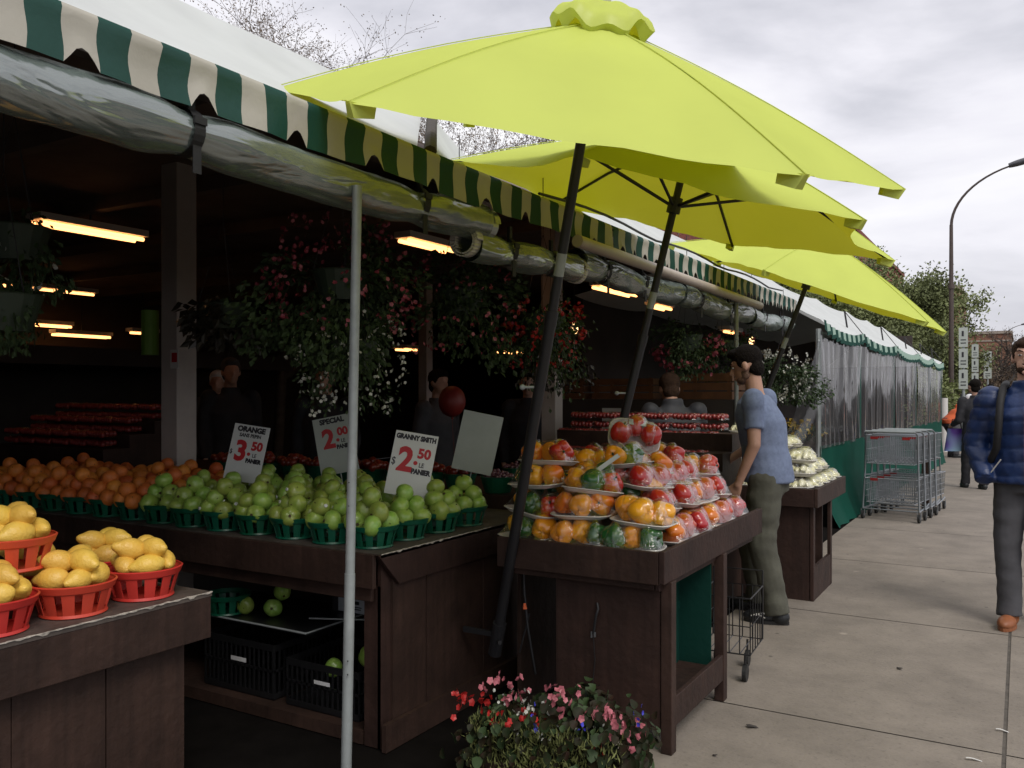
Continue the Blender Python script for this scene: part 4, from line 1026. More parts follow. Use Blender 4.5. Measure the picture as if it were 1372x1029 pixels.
for k in range(3):
    for i in range(6):
        for q in range(2): pack(-7.2+.23*i, 4.05+.22*k, 1.02+.10*k+.07*q, f'{["lower", "upper"][q]} wrapped red fruit pack, {tier[k]} step of left rack, {pos[i]} from left', 'berry packs on the left rack')
# wooden crates behind the shopper
def wcrate(x, y, z, w_, d_, h, label, rz=0):
    o = empty('wooden_crate', (x, y, z), rz, label, 'crate', 'wooden crates behind the shoppers'); b = MB()
    for k in range(3):
        zz = h*k/3+.004
        b.box(-w_/2, w_/2, -d_/2, -d_/2+.012, zz, zz+h/3-.012); b.box(-w_/2, w_/2, d_/2-.012, d_/2, zz, zz+h/3-.012)
        b.box(-w_/2, -w_/2+.012, -d_/2+.014, d_/2-.014, zz, zz+h/3-.012); b.box(w_/2-.012, w_/2, -d_/2+.014, d_/2-.014, zz, zz+h/3-.012)
    b.build('slats', MT['crate_wood'], o); b = MB()
    for sx in (-1, 1):
        for sy in (-1, 1): b.box(sx*(w_/2-.035)-.012, sx*(w_/2-.035)+.012, sy*(d_/2-.026)-.012, sy*(d_/2-.026)+.012, 0, h)
    b.build('corner_posts', MT['crate_wood'], o)
t = empty('crate_stand', (-3.2, 7.6, 0), 0, 'dark stand in the hall carrying wooden crates', 'stand'); b = MB(); b.box(-1.2, 1.2, -.3, .4, 0, 1.38); b.build('body', MT['inner_wall'], t)
wcrate(-3.9, 7.6, 1.38, .62, .42, .2, 'wooden crate at left of the crate stand'); wcrate(-3.2, 7.6, 1.38, .62, .42, .2, 'wooden crate in the middle of the crate stand'); wcrate(-2.42, 7.62, 1.38, .5, .42, .24, 'taller wooden crate at right behind the shopper in dark jacket')
o = empty('paper_notice', (-3.25, 7.27, 1.2), 0, 'small white paper notice hanging below the wooden crates', 'notice'); b = MB(); b.grid(lambda u, v: (.19*(u-.5), .006*math.sin(3*u), .2*(v-.5)), 6, 6); b.build('sheet', MT['signwhite'], o)
b = MB(); b.ell((0, 0, 0), (.10, .10, .115), n=20, m=14); b.tube([(0, 0, -.112), (.004, 0, -.13)], [.004, .009], 6); b.tube([(0, 0, -.13), (.02, .01, -.5)], .0015, 4); o = b.build('balloon', MT['balloon'], None, smooth=True); o.location = (-3.6, 5.2, 1.38); tag(o, 'dull red balloon floating behind the blank card', 'balloon')
# ------------------------------------------------------------------ plants
def foliage(n, region, size, elong=.55, mi=0, droop=0, b=None, r_=None):
    b = b or MB()
    for _ in range(n):
        p, out = region()
        d = (out+Vector((rnd.gauss(0, .5), rnd.gauss(0, .5), rnd.gauss(0, .5)-droop))).normalized()*size*rnd.uniform(.6, 1.3)
        b.leaf(p, d, d.length*elong, mi)
    return b
def blossom(b, p, r, k=5, mi=0):
    p = Vector(p); n = Vector((rnd.gauss(0, 1), rnd.gauss(0, 1), rnd.gauss(0, .6)+.3)).normalized(); u = n.cross(Vector((.3, .9, .2))).normalized(); v = n.cross(u)
    for i in range(k):
        a = 2*PI*i/k; d = (math.cos(a)*u+math.sin(a)*v+n*rnd.uniform(.1, .5))*r; s = (-math.sin(a)*u+math.cos(a)*v)*r*.5
        b.add([p, p+d*.6+s, p+d, p+d*.6-s], [(0, 1, 2, 3)], mi)
def hanging(x, y, z, rw, rh, label, flowers, nleaf=900, leafm='leaf', lsize=.035, clump=True, trail=.0):
    o = empty('hanging_plant', (x, y, z), 0, label, 'hanging plant', 'hanging flower baskets under the awning')
    b = MB(); b.lathe([(.0, -.05), (.09, -.05), (.13, .08), (.135, .085), (.12, .08)], 18); b.build('pot', MT['pot'], o)
    b = MB(); top = min(.9, 2.9-z)
    for k in range(3): a = k*2.1; b.tube([(.13*math.cos(a), .13*math.sin(a), .08), (0, 0, top*.6)], .0018, 4)
    b.tube([(0, 0, top*.6), (0, 0, top)], .003, 4); b.build('hanger_wires', MT['black'], o)
    cl = [Vector((rnd.gauss(0, .45)*rw, rnd.gauss(0, .45)*rw, rnd.uniform(-1, .7)*rh)) for _ in range(26)]
    def reg():
        c = rnd.choice(cl); d = Vector((rnd.gauss(0, 1), rnd.gauss(0, 1), rnd.gauss(0, 1))).normalized()
        p = c+d*rw*.33*rnd.random()**.4
        if trail and rnd.random() < .25: p.z -= rnd.random()*trail
        return p, (p+Vector((0, 0, -.1))).normalized()
    foliage(nleaf, reg, lsize, .6, droop=.4).build('foliage', MT[leafm], o)
    b = MB()
    for _ in range(14):
        c = rnd.choice(cl); b.tube([(0, 0, .05), (c.x*.6, c.y*.6, .12+c.z*.3), tuple(c), tuple(c+Vector((0, 0, -.08)))], .0025, 4)
    b.build('stems', MT['leaf'], o)
    for (m, n, r, zr) in flowers:
        b = MB()
        for _ in range(n):
            a = rnd.uniform(0, 2*PI); zz = rnd.uniform(*zr); q = rw*(1-.35*abs(zz))*rnd.uniform(.75, 1.05)
            c = Vector((q*math.cos(a), q*math.sin(a), zz*rh))
            for _ in range(6 if r > .012 else 2): blossom(b, c+Vector((rnd.gauss(0, 1), rnd.gauss(0, 1), rnd.gauss(0, 1)))*r*1.1, r, 5)
        b.build('blossoms', MT[m], o)
    return o
hanging(-2.70, 3.0, 1.92, .36, .32, 'big hanging basket of pink geraniums above the green apples', [('pink', 150, .012, (-.5, 1.0)), ('pale_pink', 60, .011, (-.6, 1.0))], 3200)
hanging(-2.66, 3.02, 1.60, .28, .24, 'hanging basket of tiny white flowers below the pink geraniums', [('flower_white', 150, .009, (-1, .8))], 1800, lsize=.022)
hanging(-3.72, 3.2, 1.84, .20, .10, 'dark fern hanging beside the grey column', [], 900, 'leaf_dark', .06)
hanging(-2.55, 3.75, 1.90, .33, .30, 'pink flowering hanging basket left of the first umbrella pole', [('pink', 90, .011, (-.8, 1)), ('pale_pink', 25, .011, (-.8, 1))], 2400)
hanging(-2.32, 4.25, 1.80, .25, .20, 'trailing hanging plant with dull red flowers at the first umbrella pole', [('flower_red', 50, .013, (-1, .8))], 1500, lsize=.028, trail=.2)
hanging(-2.62, 4.9, 1.74, .24, .24, 'dark leafy hanging plant between the first two umbrella poles', [('flower_red', 14, .012, (-1, .5))], 900, 'leaf_dark')
hanging(-2.36, 6.78, 1.83, .32, .2, 'hanging plant with a crimson pot behind the second umbrella pole', [('pink', 22, .02, (-1, .4))], 1300, 'leaf')
hanging(-2.42, 8.0, 1.85, .3, .22, 'leafy hanging plant above the head of the man in blue t-shirt', [('pink', 12, .015, (-1, 1))], 1100)
hanging(-2.14, 9.15, 1.62, .34, .26, 'hanging basket full of small white flowers next to the green tent', [('flower_white', 110, .0125, (-1, 1))], 2600, lsize=.035)
hanging(-3.45, 1.93, 2.02, .17, .18, 'pale leaved hanging plant at the upper left photo edge', [('flower_white', 18, .01, (-1, .5))], 500)
hanging(-3.2, 1.75, 1.72, .14, .10, 'small hanging plant low at the left photo edge', [], 300, 'leaf', .03)
o = empty('yellow_flower_bench', (-2.6, 11.0, 0), 0, 'bed of yellow and orange flowers seen through the clear curtain', 'flower bed'); b = MB(); b.box(-.4, .4, -1, 1, 0, .78); b.build('bench', MT['wood'], o)
foliage(900, lambda: (Vector((rnd.uniform(-.4, .4), rnd.uniform(-1, 1), .8+rnd.random()*.2)), Vector((0, 0, 1))), .05).build('foliage', MT['leaf'], o)
b = MB()
for _ in range(160): blossom(b, (rnd.uniform(-.4, .4), rnd.uniform(-1, 1), rnd.uniform(.88, 1.08)), .03)
b.build('blossoms', MT['flower_yellow'], o)

# begonia planter by the pepper table
o = empty('flower_planter', (-1.43, 2.77, -.0), R(8), 'planter of begonias with pink, red, white and blue flowers below the pepper table', 'planter')
o.scale = (.86, 1, .97)
b = MB(); b.box(-.30, .30, -.13, .13, 0, .12); b.box(-.32, .32, -.14, .14, .10, .135); b.build('trough', MT['wood'], o, bevel=.006)
b = MB(); b.grid(lambda u, v: (.62*(u-.5), .26*(v-.5), .137+.01*noise.noise((u*9, v*9, 0))), 12, 6); b.build('soil', MT['soil'], o)
def reg():
    x = rnd.uniform(-.40, .38); h = .37-.20*max(0, (-.05-x))*2.0-.06*max(0, x-.0)*2+.02*math.sin(x*15)
    y = rnd.gauss(0, .10); return Vector((x, y-.03, .04+(h-.04)*rnd.random()**.6)), Vector((x*.5, y*2-.3, .35)).normalized()
def roundleaf(b, p, r, n_):
    u = n_.cross(Vector((.1, .8, .3))).normalized(); v = n_.cross(u); pts = [p+(math.cos(t)*u+math.sin(t)*v)*r*(1+.12*math.cos(3*t)) +n_*.15*r*math.cos(2*t) for t in [2*PI*k/9 for k in range(9)]]
    b.add([p-n_*r*.25]+pts, [(0, 1+k, 1+(k+1) % 9) for k in range(9)])
for m, n in (('leaf_bronze', 1000), ('leaf', 300)):
    b = MB()
    for _ in range(30): p, out = reg(); b.tube([(p.x*.9, p.y*.5, .135), tuple(p)], .0022, 4)
    for _ in range(n):
        p, out = reg(); roundleaf(b, p, rnd.uniform(.010, .024), (out+Vector((rnd.gauss(0, .4), rnd.gauss(0, .4), rnd.gauss(0, .4)))).normalized())
    b.build('leaves', MT[m], o, smooth=True)
foliage(2200, lambda: (Vector((max(-.34, min(.3, rnd.gauss(-.06, .17))), rnd.gauss(-.13, .035), rnd.uniform(.06, .29))), Vector((0, -.3, 1))), .03, .25).build('grassy_leaves', MT['leaf_bud'], o)
def fl(m, spots, r, name='blossoms'):
    b = MB()
    for (x, z, n, sp) in spots:
        for _ in range(n): blossom(b, (x+rnd.gauss(0, sp*1.3), -.13+rnd.gauss(0, .04), z+.012+rnd.gauss(0, sp*1.2)), r*rnd.uniform(.7, 1.2))
    b.build(name, MT[m], o)
fl('pale_pink', [(-.26, .40, 9, .014), (-.16, .41, 4, .01), (-.12, .385, 6, .012), (-.20, .36, 4, .01), (0, .41, 5, .012), (.05, .39, 8, .016), (.08, .37, 7, .012), (.16, .345, 7, .012), (.24, .36, 12, .016), (.30, .335, 6, .012), (.36, .32, 6, .014), (.28, .29, 5, .012), (.34, .27, 5, .012)], .014)
fl('flower_red', [(-.05, .30, 9, .015), (-.24, .27, 6, .012), (.2, .22, 5, .012), (-.41, .33, 9, .014), (-.34, .335, 5, .01), (-.29, .325, 8, .014), (-.41, .285, 4, .008), (-.11, .31, 10, .014), (.05, .22, 3, .01)], .014)
fl('flower_white', [(-.02, .33, 9, .02), (.08, .30, 6, .02), (-.21, .36, 10, .012), (-.14, .355, 9, .016), (-.09, .35, 8, .014), (-.12, .32, 5, .01), (-.03, .24, 10, .014), (-.28, .225, 5, .01), (-.13, .26, 3, .006), (.19, .28, 3, .01)], .008)
fl('flower_blue', [(.16, .31, 7, .012), (.37, .375, 3, .008), (.37, .35, 2, .006), (-.04, .27, 6, .012), (-.06, .335, 3, .01)], .009)

# hooks and cords hanging in the shade
o = empty('power_cable', (-1.90, 3.30, .62), 0, 'black cord with a small orange connector hanging in the gap', 'cord'); b = MB(); b.tube([(0, 0, .1), (.004, 0, -.05), (.012, 0, -.12), (.02, 0, -.2), (.05, .02, -.42)], .006, 6); b.tube([(.03, 0, -.15), (-.02, 0, -.33)], .004, 5); b.build('cable', MT['black'], o, smooth=True)
b = MB(); b.tube([(.010, -.008, -.105), (.014, -.01, -.13)], [.006, .010], 8); b.build('connector', MT['orange_cloth'], o)
o = empty('cord_hook', (-1.53, 3.255, .55), 0, 'black hook with chrome clasp on the pepper table panel', 'hook'); b = MB(); b.tube([(.01, 0, .02), (.02, -.012, .0), (.01, -.012, -.03), (-.004, -.008, -.11)], .006, 8); b.tube([(-.004, -.008, -.12), (.0, 0, -.22), (-.02, 0, -.4)], .0025, 5); b.build('hook_arm', MT['black'], o, smooth=True)
b = MB(); b.box(-.014, -.008, -.012, -.004, -.125, -.10); b.box(.0, .006, -.012, -.004, -.12, -.10); b.build('clasp', MT['chrome'], o)

# ------------------------------------------------------------------ carts
def wires(b, a, b_, c, d, n, r=.0022):
    # wires between edge a-b and edge d-c
    a, b_, c, d = map(Vector, (a, b_, c, d))
    for i in range(n+1): t = i/n; b.tube([a.lerp(b_, t), d.lerp(c, t)], r, 4, cap=False)
def shopcart(x, y, label, rz=0):
    o = empty('shopping_cart', (x, y, 0), rz, label, 'shopping cart', 'grey shopping carts nested in a row')
    W = .27
    for nm, z0, z1, y0, y1 in (('upper_basket', .64, .955, 0, .42), ('lower_basket', .20, .47, .0, .62)):
        b = MB(); w0, w1 = W*.93, W; 
        for (zz, ww, r) in ((z1, w1, .007), (z0, w0, .006), ((z0+z1)/2, (w0+w1)/2, .003)):
            b.tube([(-ww, y0, zz), (ww, y0, zz), (ww, y1, zz), (-ww, y1, zz), (-ww, y0, zz)], r, 6)
        for zz in (z0+(z1-z0)*.25, z0+(z1-z0)*.75): b.tube([(-w1, y0, zz), (w1, y0, zz), (w1, y1, zz), (-w1, y1, zz), (-w1, y0, zz)], .002, 4)
        wires(b, (-w1, y0, z1), (w1, y0, z1), (w0, y0, z0), (-w0, y0, z0), 24); wires(b, (-w1, y1, z1), (w1, y1, z1), (w0, y1, z0), (-w0, y1, z0), 20)
        wires(b, (-w1, y0, z1), (-w1, y1, z1), (-w0, y1, z0), (-w0, y0, z0), 16); wires(b, (w1, y0, z1), (w1, y1, z1), (w0, y1, z0), (w0, y0, z0), 16)
        wires(b, (-w0, y0, z0), (w0, y0, z0), (w0, y1, z0), (-w0, y1, z0), 12); b.build(nm, MT['chrome'], o)
    b = MB()
    for s in (-1, 1):
        b.tube([(s*.30, .02, .12), (s*.285, .05, .55), (s*.275, .05, .97), (s*.262, -.01, 1.0)], .011, 8)
        b.tube([(s*.30, .02, .12), (s*.27, .45, .13), (s*.24, .72, .14)], .011, 8); b.tube([(s*.285, .05, .50), (s*.27, .45, .48)], .008, 8); b.tube([(s*.275, .06, .68), (s*.255, .42, .65)], .008, 8); b.tube([(s*.255, .4, .65), (s*.25, .5, .13)], .009, 8)
    b.tube([(-.30, .02, .12), (.30, .02, .12)], .008, 8); b.build('frame', MT['chrome'], o, smooth=True)
    b = MB(); b.tube([(-.262, -.01, 1.0), (.262, -.01, 1.0)], .014, 10); b.build('handle', MT['steel'], o, smooth=True)
    b = MB()
    for (xx, zz) in ((-.17, .93), (.17, .93), (-.17, .46)): b = MB(); b.box(xx-.04, xx+.04, -.012, -.006, zz-.016, zz+.014); b.build('red_tag', MT['cartplastic'], o)
    for s in (-1, 1):
        for yy in (.02, .70):
            b = MB(); xx = s*(.30 if yy < .1 else .24); b.tube([(xx-.012, yy, .05), (xx+.012, yy, .05)], .048, 16); b.tube([(xx-.016, yy, .05), (xx+.016, yy, .05)], .018, 10, 1)
            b.box(xx-.02, xx-.016, yy-.014, yy+.014, .045, .12, 1); b.box(xx+.016, xx+.02, yy-.014, yy+.014, .045, .12, 1); b.build('wheel', [MT['rubber'], MT['chrome']], o)
    return o
for k, nm in enumerate(('nearest', 'second', 'third', 'farthest')): 
    if k == 0: c0 = shopcart(-1.27, 10.45, f'{nm} grey two-level shopping cart of the nested row by the green tents', R(-8))
    else:
        c = copy_tree(c0); c.location = (-1.27+.036*k, 10.45+.26*k, 0); c['label'] = f'{nm} grey two-level shopping cart of the nested row by the green tents'
o = empty('wooden_post', (-1.0, 11.6, 0), 0, 'dark wooden post with pale cap standing right of the shopping carts', 'post'); b = MB(); b.box(-.05, .03, -.05, .05, 0, .86); b.build('shaft', MT['wood'], o, bevel=.004); b = MB(); b.box(-.045, .025, -.045, .045, .862, .93); b.build('cap', MT['signgrey'], o, bevel=.01)
# folding wire trolley
o = empty('wire_trolley', (-1.30, 4.42, 0), R(4), 'black folding wire trolley poking out behind the pepper table', 'trolley'); b = MB(); W, D_ = .13, .16
for zz, r in ((.42, .005), (.14, .004), (.28, .0028)): b.tube([(-W, -D_, zz), (W, -D_, zz), (W, D_, zz), (-W, D_, zz), (-W, -D_, zz)], r, 6)
wires(b, (-W, -D_, .42), (W, -D_, .42), (W, -D_, .14), (-W, -D_, .14), 5, .003); wires(b, (-W, D_, .42), (W, D_, .42), (W, D_, .14), (-W, D_, .14), 5, .003)
wires(b, (W, -D_, .42), (W, D_, .42), (W, D_, .14), (W, -D_, .14), 5, .003); wires(b, (-W, -D_, .42), (-W, D_, .42), (-W, D_, .14), (-W, -D_, .14), 5, .003); wires(b, (-W, -D_, .14), (W, -D_, .14), (W, D_, .14), (-W, D_, .14), 5, .003)
b.tube([(-W, D_, .14), (-W, D_+.01, .5), (W, D_+.01, .5), (W, D_, .14)], .006, 6); b.build('wire_basket', MT['blackwire'], o)
for (xx, yy) in ((.10, -.13), (.06, .12), (-.10, -.13), (-.10, .12)):
    b = MB(); b.tube([(xx-.01, yy, .042), (xx+.01, yy, .042)], .042, 16); b.tube([(xx, yy, .05), (xx, yy, .14)], .006, 6); b.build('wheel', MT['rubber'], o)

# ------------------------------------------------------------------ people
def capsule(b, p, q, r0, r1, flat=False, n=14):
    p, q = Vector(p), Vector(q); d = (q-p).normalized()
    if flat: b.tube([p, q], [r0, r1], n); return
    pts, rs = [], []
    for k in range(5): t = PI/2*(1-k/4); pts.append(p-d*r0*math.sin(t)); rs.append(max(.0008, r0*math.cos(t)))
    for k in range(5): t = PI/2*k/4; pts.append(q+d*r1*math.sin(t)); rs.append(max(.0008, r1*math.cos(t)))
    b.tube(pts, rs, n)
def blob(name, fnb, m, parent, voxel=.011, smooth=4, disp=None):
    b = MB(); fnb(b); me = bpy.data.meshes.new(name); me.from_pydata(b.v, [], b.f); me.update()
    bm = bmesh.new(); bm.from_mesh(me); bmesh.ops.recalc_face_normals(bm, faces=bm.faces); bm.to_mesh(me); bm.free()
    tmp = bpy.data.objects.new('t', me); COL.objects.link(tmp)
    r = tmp.modifiers.new('r', 'REMESH'); r.mode = 'VOXEL'; r.voxel_size = voxel
    s = tmp.modifiers.new('s', 'SMOOTH'); s.factor = .5; s.iterations = smooth
    bpy.context.view_layer.update()
    m2 = bpy.data.meshes.new_from_object(tmp.evaluated_get(bpy.context.evaluated_depsgraph_get())); bpy.data.objects.remove(tmp)
    if disp:
        ns = [v.normal.copy() for v in m2.vertices]
        for v, n in zip(m2.vertices, ns): v.co += n*disp(v.co)
    m2.materials.clear(); m2.materials.append(MT[m]); m2.polygons.foreach_set('use_smooth', [True]*len(m2.polygons)); m2.name = name
    o = bpy.data.objects.new(name, m2); COL.objects.link(o)
    if parent: setpar(o, parent)
    return o
def loft(b, rings, n=20):
    # rings: (cx, cy, z, rx, ry)
    vs = []
    for (cx, cy, z, rx, ry) in rings:
        for j in range(n):
            t = 2*PI*j/n; vs.append((cx+rx*math.cos(t), cy+ry*math.sin(t), z))
    k = len(rings); fs = [(i*n+j, i*n+(j+1) % n, (i+1)*n+(j+1) % n, (i+1)*n+j) for i in range(k-1) for j in range(n)]
    fs += [tuple(range(n-1, -1, -1)), tuple((k-1)*n+j for j in range(n))]; b.add(vs, fs)
def person(loc, rz, label, J=None, s=1.0, legf=1.0, tf=1.0, skin='skin', top='darkcloth', bottom='greycloth', hair='hair_dark', shoes='shoe_black', sleeve='long', head=(0, 0), detail=1, puffer=False, group=None, beard=False, hat=None, coat=0, hands=True, hairs=1.0):
    root = empty('person', loc, rz, label, 'person', group); root.scale = (s, s, s)
    j = dict(hip=(0, 0, .93), chest=(0, 0, 1.28), neck=(0, -.01, 1.47), hd=(0, .015, 1.64),
             shL=(-.185, 0, 1.415), elL=(-.235, -.03, 1.13), wrL=(-.225, .06, .88), shR=(.185, 0, 1.415), elR=(.235, -.03, 1.13), wrR=(.225, .06, .88),
             knL=(-.10, .02, .50), anL=(-.105, 0, .09), knR=(.10, .02, .50), anR=(.105, 0, .09), toeL=None, toeR=None)
    if J: j.update(J)
    V = {k: Vector(v) if v is not None else None for k, v in j.items()}
    for sd_ in 'LR':
        if V['toe'+sd_] is None: V['toe'+sd_] = V['an'+sd_]+Vector((.0, .17, -.06))
    hM = Matrix.Rotation(head[1], 3, 'Z') @ Matrix.Rotation(head[0], 3, 'X')     # nod (negative looks down), turn
    H = V['hd']
    def hp_(x, y, z): return H+hM @ Vector((x, y, z))
    vox = .0085 if detail else .016
    def body(b):
        loft(b, [(V['hip'].x, V['hip'].y, V['hip'].z-.10, .15, .10), (V['hip'].x, V['hip'].y, V['hip'].z, .165, .115), ((V['hip'].x+V['chest'].x)/2, (V['hip'].y+V['chest'].y)/2, (V['hip'].z+V['chest'].z)/2, .145, .10), (*V['chest'], .175, .115), (V['neck'].x, V['neck'].y, V['neck'].z-.08, .13, .08), (V['neck'].x, V['neck'].y, V['neck'].z-.02, .06, .06)])
        capsule(b, V['neck']-Vector((0, 0, .04)), hp_(0, -.02, -.07), .058, .052)
        b.ell(H+hM @ Vector((0, -.01, .025)), (.076, .096, .092), rot=hM, n=18, m=12); b.ell(hp_(0, .022, -.045), (.056, .066, .070), rot=hM, n=16, m=10)
        capsule(b, hp_(0, .088, .018), hp_(0, .108, -.018), .009, .015); b.ell(hp_(0, .093, -.058), (.024, .012, .010), rot=hM); b.ell(hp_(0, .074, -.094), (.026, .022, .018), rot=hM)
        b.ell(hp_(0, .076, .036), (.055, .018, .010), rot=hM)
        for q in (-1, 1): b.ell(hp_(q*.078, -.008, -.008), (.010, .020, .034), rot=hM)
        for sd_, q in (('L', -1), ('R', 1)):
            sh, el, wr = V['sh'+sd_], V['el'+sd_], V['wr'+sd_]
            capsule(b, sh, el, .052, .040); capsule(b, el, wr, .040, .026)
            if hands:
                d = (wr-el).normalized(); side = Vector((-q, 0, 0)); side = (side-d*side.dot(d)).normalized(); up = d.cross(side)
                pm = wr+d*.075; capsule(b, wr, wr+d*.02, .026, .028)
                for k in range(4):
                    off = up*(k-1.5)*.019; base = wr+d*.03+off*.7; tipl = [.062, .075, .070, .055][k]
                    capsule(b, base, wr+d*.085+off, .014, .012, n=8); k1 = wr+d*(.085+tipl*.5)+off+side*.012; capsule(b, wr+d*.085+off, k1, .0105, .0095, n=8); capsule(b, k1, k1+d*tipl*.35+side*.026, .0095, .008, n=8)
                capsule(b, wr+d*.03-up*.022, wr+d*.07-up*.05+side*.01, .013, .011, n=8); capsule(b, wr+d*.07-up*.05+side*.01, wr+d*.10-up*.052+side*.02, .011, .009, n=8)
            hp0 = V['hip']+Vector((q*.09, 0, -.03)); capsule(b, hp0, V['kn'+sd_], .088, .056); capsule(b, V['kn'+sd_], V['an'+sd_], .055, .036); capsule(b, V['an'+sd_]-Vector((0, 0, .04)), V['toe'+sd_], .035, .03)
    blob('body', body, skin, root, vox, 3)
    # hair
    def hr(b):
        b.ell(H+hM @ Vector((0, -.022, .047*hairs)), (.086, .098, .088), rot=hM, n=20, m=14)
        b.ell(hp_(0, -.052, -.03), (.070, .056, .066), rot=hM, n=16, m=10)
        b.ell(hp_(0, .045, .090*hairs), (.062, .055, .032), rot=hM)
        for q in (-1, 1): b.ell(hp_(q*.070, .012, .02), (.010, .024, .035), rot=hM)
    blob('hat' if hat else 'hair', hr, hat or hair, root, .009 if detail else .014, 2, (lambda c: .005*noise.noise(c*70)) if not hat else None)
    if beard: blob('beard', lambda b: (b.ell(hp_(0, .040, -.078), (.054, .052, .034), rot=hM), b.ell(hp_(-.05, .01, -.05), (.012, .03, .04), rot=hM), b.ell(hp_(.05, .01, -.05), (.012, .03, .04), rot=hM), b.ell(hp_(0, .092, -.044), (.028, .012, .006), rot=hM)), 'stubble' if beard is True else beard, root, .007, 2)
    if detail:
        for q in (-1, 1):
            b = MB(); b.ell(hp_(q*.031, .079, .012), (.0115, .009, .0055), rot=hM, n=12, m=8); b.ell(hp_(q*.031, .087, .012), (.005, .004, .0055), rot=hM, n=10, m=6, mi=1); b.build('eye', [MT['white'], MT['black']], root, smooth=True)
            b = MB(); b.tube([hp_(q*.014, .094, .034), hp_(q*.034, .090, .041), hp_(q*.052, .072, .036)], [.003, .0045, .002], 6); b.build('eyebrow', MT[hair], root, smooth=True)
    # trousers
    def wr_f(c, a=.006): return a*noise.noise(Vector((c.x*9, c.y*9, c.z*16)))+a*.6*math.sin(c.z*46+c.x*20)*max(0, noise.noise(c*4)+.2)
    def tr(b):
        hz = V['hip']; loft(b, [(hz.x, hz.y, hz.z-.13, .165, .125), (hz.x, hz.y, hz.z-.05, .178, .130), (hz.x, hz.y, hz.z+.06, .162, .118)])
        for sd_, q in (('L', -1), ('R', 1)):
            hp0 = hz+Vector((q*.088, 0, -.05)); k = V['kn'+sd_]; a = V['an'+sd_]
            capsule(b, hp0, k, .103*legf, .080*legf); capsule(b, k, k.lerp(a, .85), .080*legf, .068*legf); capsule(b, k.lerp(a, .8), a-Vector((0, 0, .03)), .068*legf, .076*legf, flat=True)
    blob('trousers', tr, bottom, root, vox*1.2, 4, lambda c: wr_f(c, .008))
    # top
    ex_ = .012 if not puffer else .035
    def tp_(b):
        hz, ch, nk = V['hip'], V['chest'], V['neck']
        bot = hz.z-.07-coat
        loft(b, [(hz.x, hz.y, bot, .185+ex_, (.135+ex_)*tf), (hz.x, hz.y, hz.z+.02, .178+ex_, (.13+ex_)*tf), ((hz.x+ch.x)/2, (hz.y+ch.y)/2, (hz.z+ch.z)/2, .162+ex_, (.120+ex_)*tf), (ch.x, ch.y, ch.z, .185+ex_, (.130+ex_)*tf), (nk.x, nk.y, nk.z-.075, .165, .105*tf), (nk.x, nk.y, nk.z-.02, .085 if not puffer else .10, .075)])
        if puffer or sleeve == 'long' : loft(b, [(nk.x, nk.y, nk.z-.04, .085, .082), (nk.x, nk.y+.005, nk.z+.035, .080, .080)])
        for sd_, q in (('L', -1), ('R', 1)):
            sh, el, wr = V['sh'+sd_], V['el'+sd_], V['wr'+sd_]; e = ex_
            capsule(b, sh, sh+(el-sh)*.1, .062+e, .062+e)
            if sleeve == 'short': capsule(b, sh, sh.lerp(el, .66), .064, .062, flat=True)
            else: capsule(b, sh, el, .060+e, .050+e*.9); capsule(b, el, el.lerp(wr, .75), .050+e*.9, .042+e*.6); capsule(b, el.lerp(wr, .6), wr if hands else wr+(wr-el).normalized()*.045, .042+e*.6, .036+e*.5, flat=True)
    if puffer:
        dp = lambda c: .011*(abs(math.sin(PI*c.z/.085+.4*math.sin(c.x*9)))**.45)-.008+.004*noise.noise(c*22)
    else: dp = lambda c: wr_f(c, .007)
    blob('jacket' if (sleeve == 'long') else 'tshirt', tp_, top, root, vox*(1.15 if detail else 1), 3, dp)
    for sd_ in 'LR':
        a, t_ = V['an'+sd_], V['toe'+sd_]; d = (t_-a); d.z = 0; d = d.normalized(); gz = a.z-.09
        def shf(b):
            c0 = Vector((a.x, a.y, gz+.045)); 
            b.ell(c0-d*.02, (.050, .06, .055), rot=Matrix.Rotation(math.atan2(-d.x, d.y), 3, 'Z')); b.ell(c0+d*.10-Vector((0, 0, .008)), (.052, .115, .044), rot=Matrix.Rotation(math.atan2(-d.x, d.y), 3, 'Z')); capsule(b, c0+Vector((0, 0, .02)), c0+Vector((0, 0, .06)), .045, .043)
        sh_ = blob('shoe', shf, shoes, root, .009 if detail else .014, 2)
        b = MB(); b.m = Matrix.Translation((a.x, a.y, gz)) @ Matrix.Rotation(math.atan2(-d.x, d.y), 4, 'Z')
        vs = []; n = 20; prof = [(math.sin(2*PI*k/n)*(.040+.010*(math.cos(2*PI*k/n) > -.2)), .065+math.cos(2*PI*k/n)*.14) for k in range(n)]
        b.add([(x, y, .001) for x, y in prof]+[(x, y, .022) for x, y in prof], [tuple(range(n-1, -1, -1)), tuple(range(n, 2*n))]+[(k, (k+1) % n, n+(k+1) % n, n+k) for k in range(n)])
        ob = b.build('sole', MT['rubber'] if shoes != 'shoe_tan' else MT['shoe_tan'], None); setpar(ob, sh_)
    return root
HW = lambda ang: ang   # heading helper: rz turns the +Y facing person
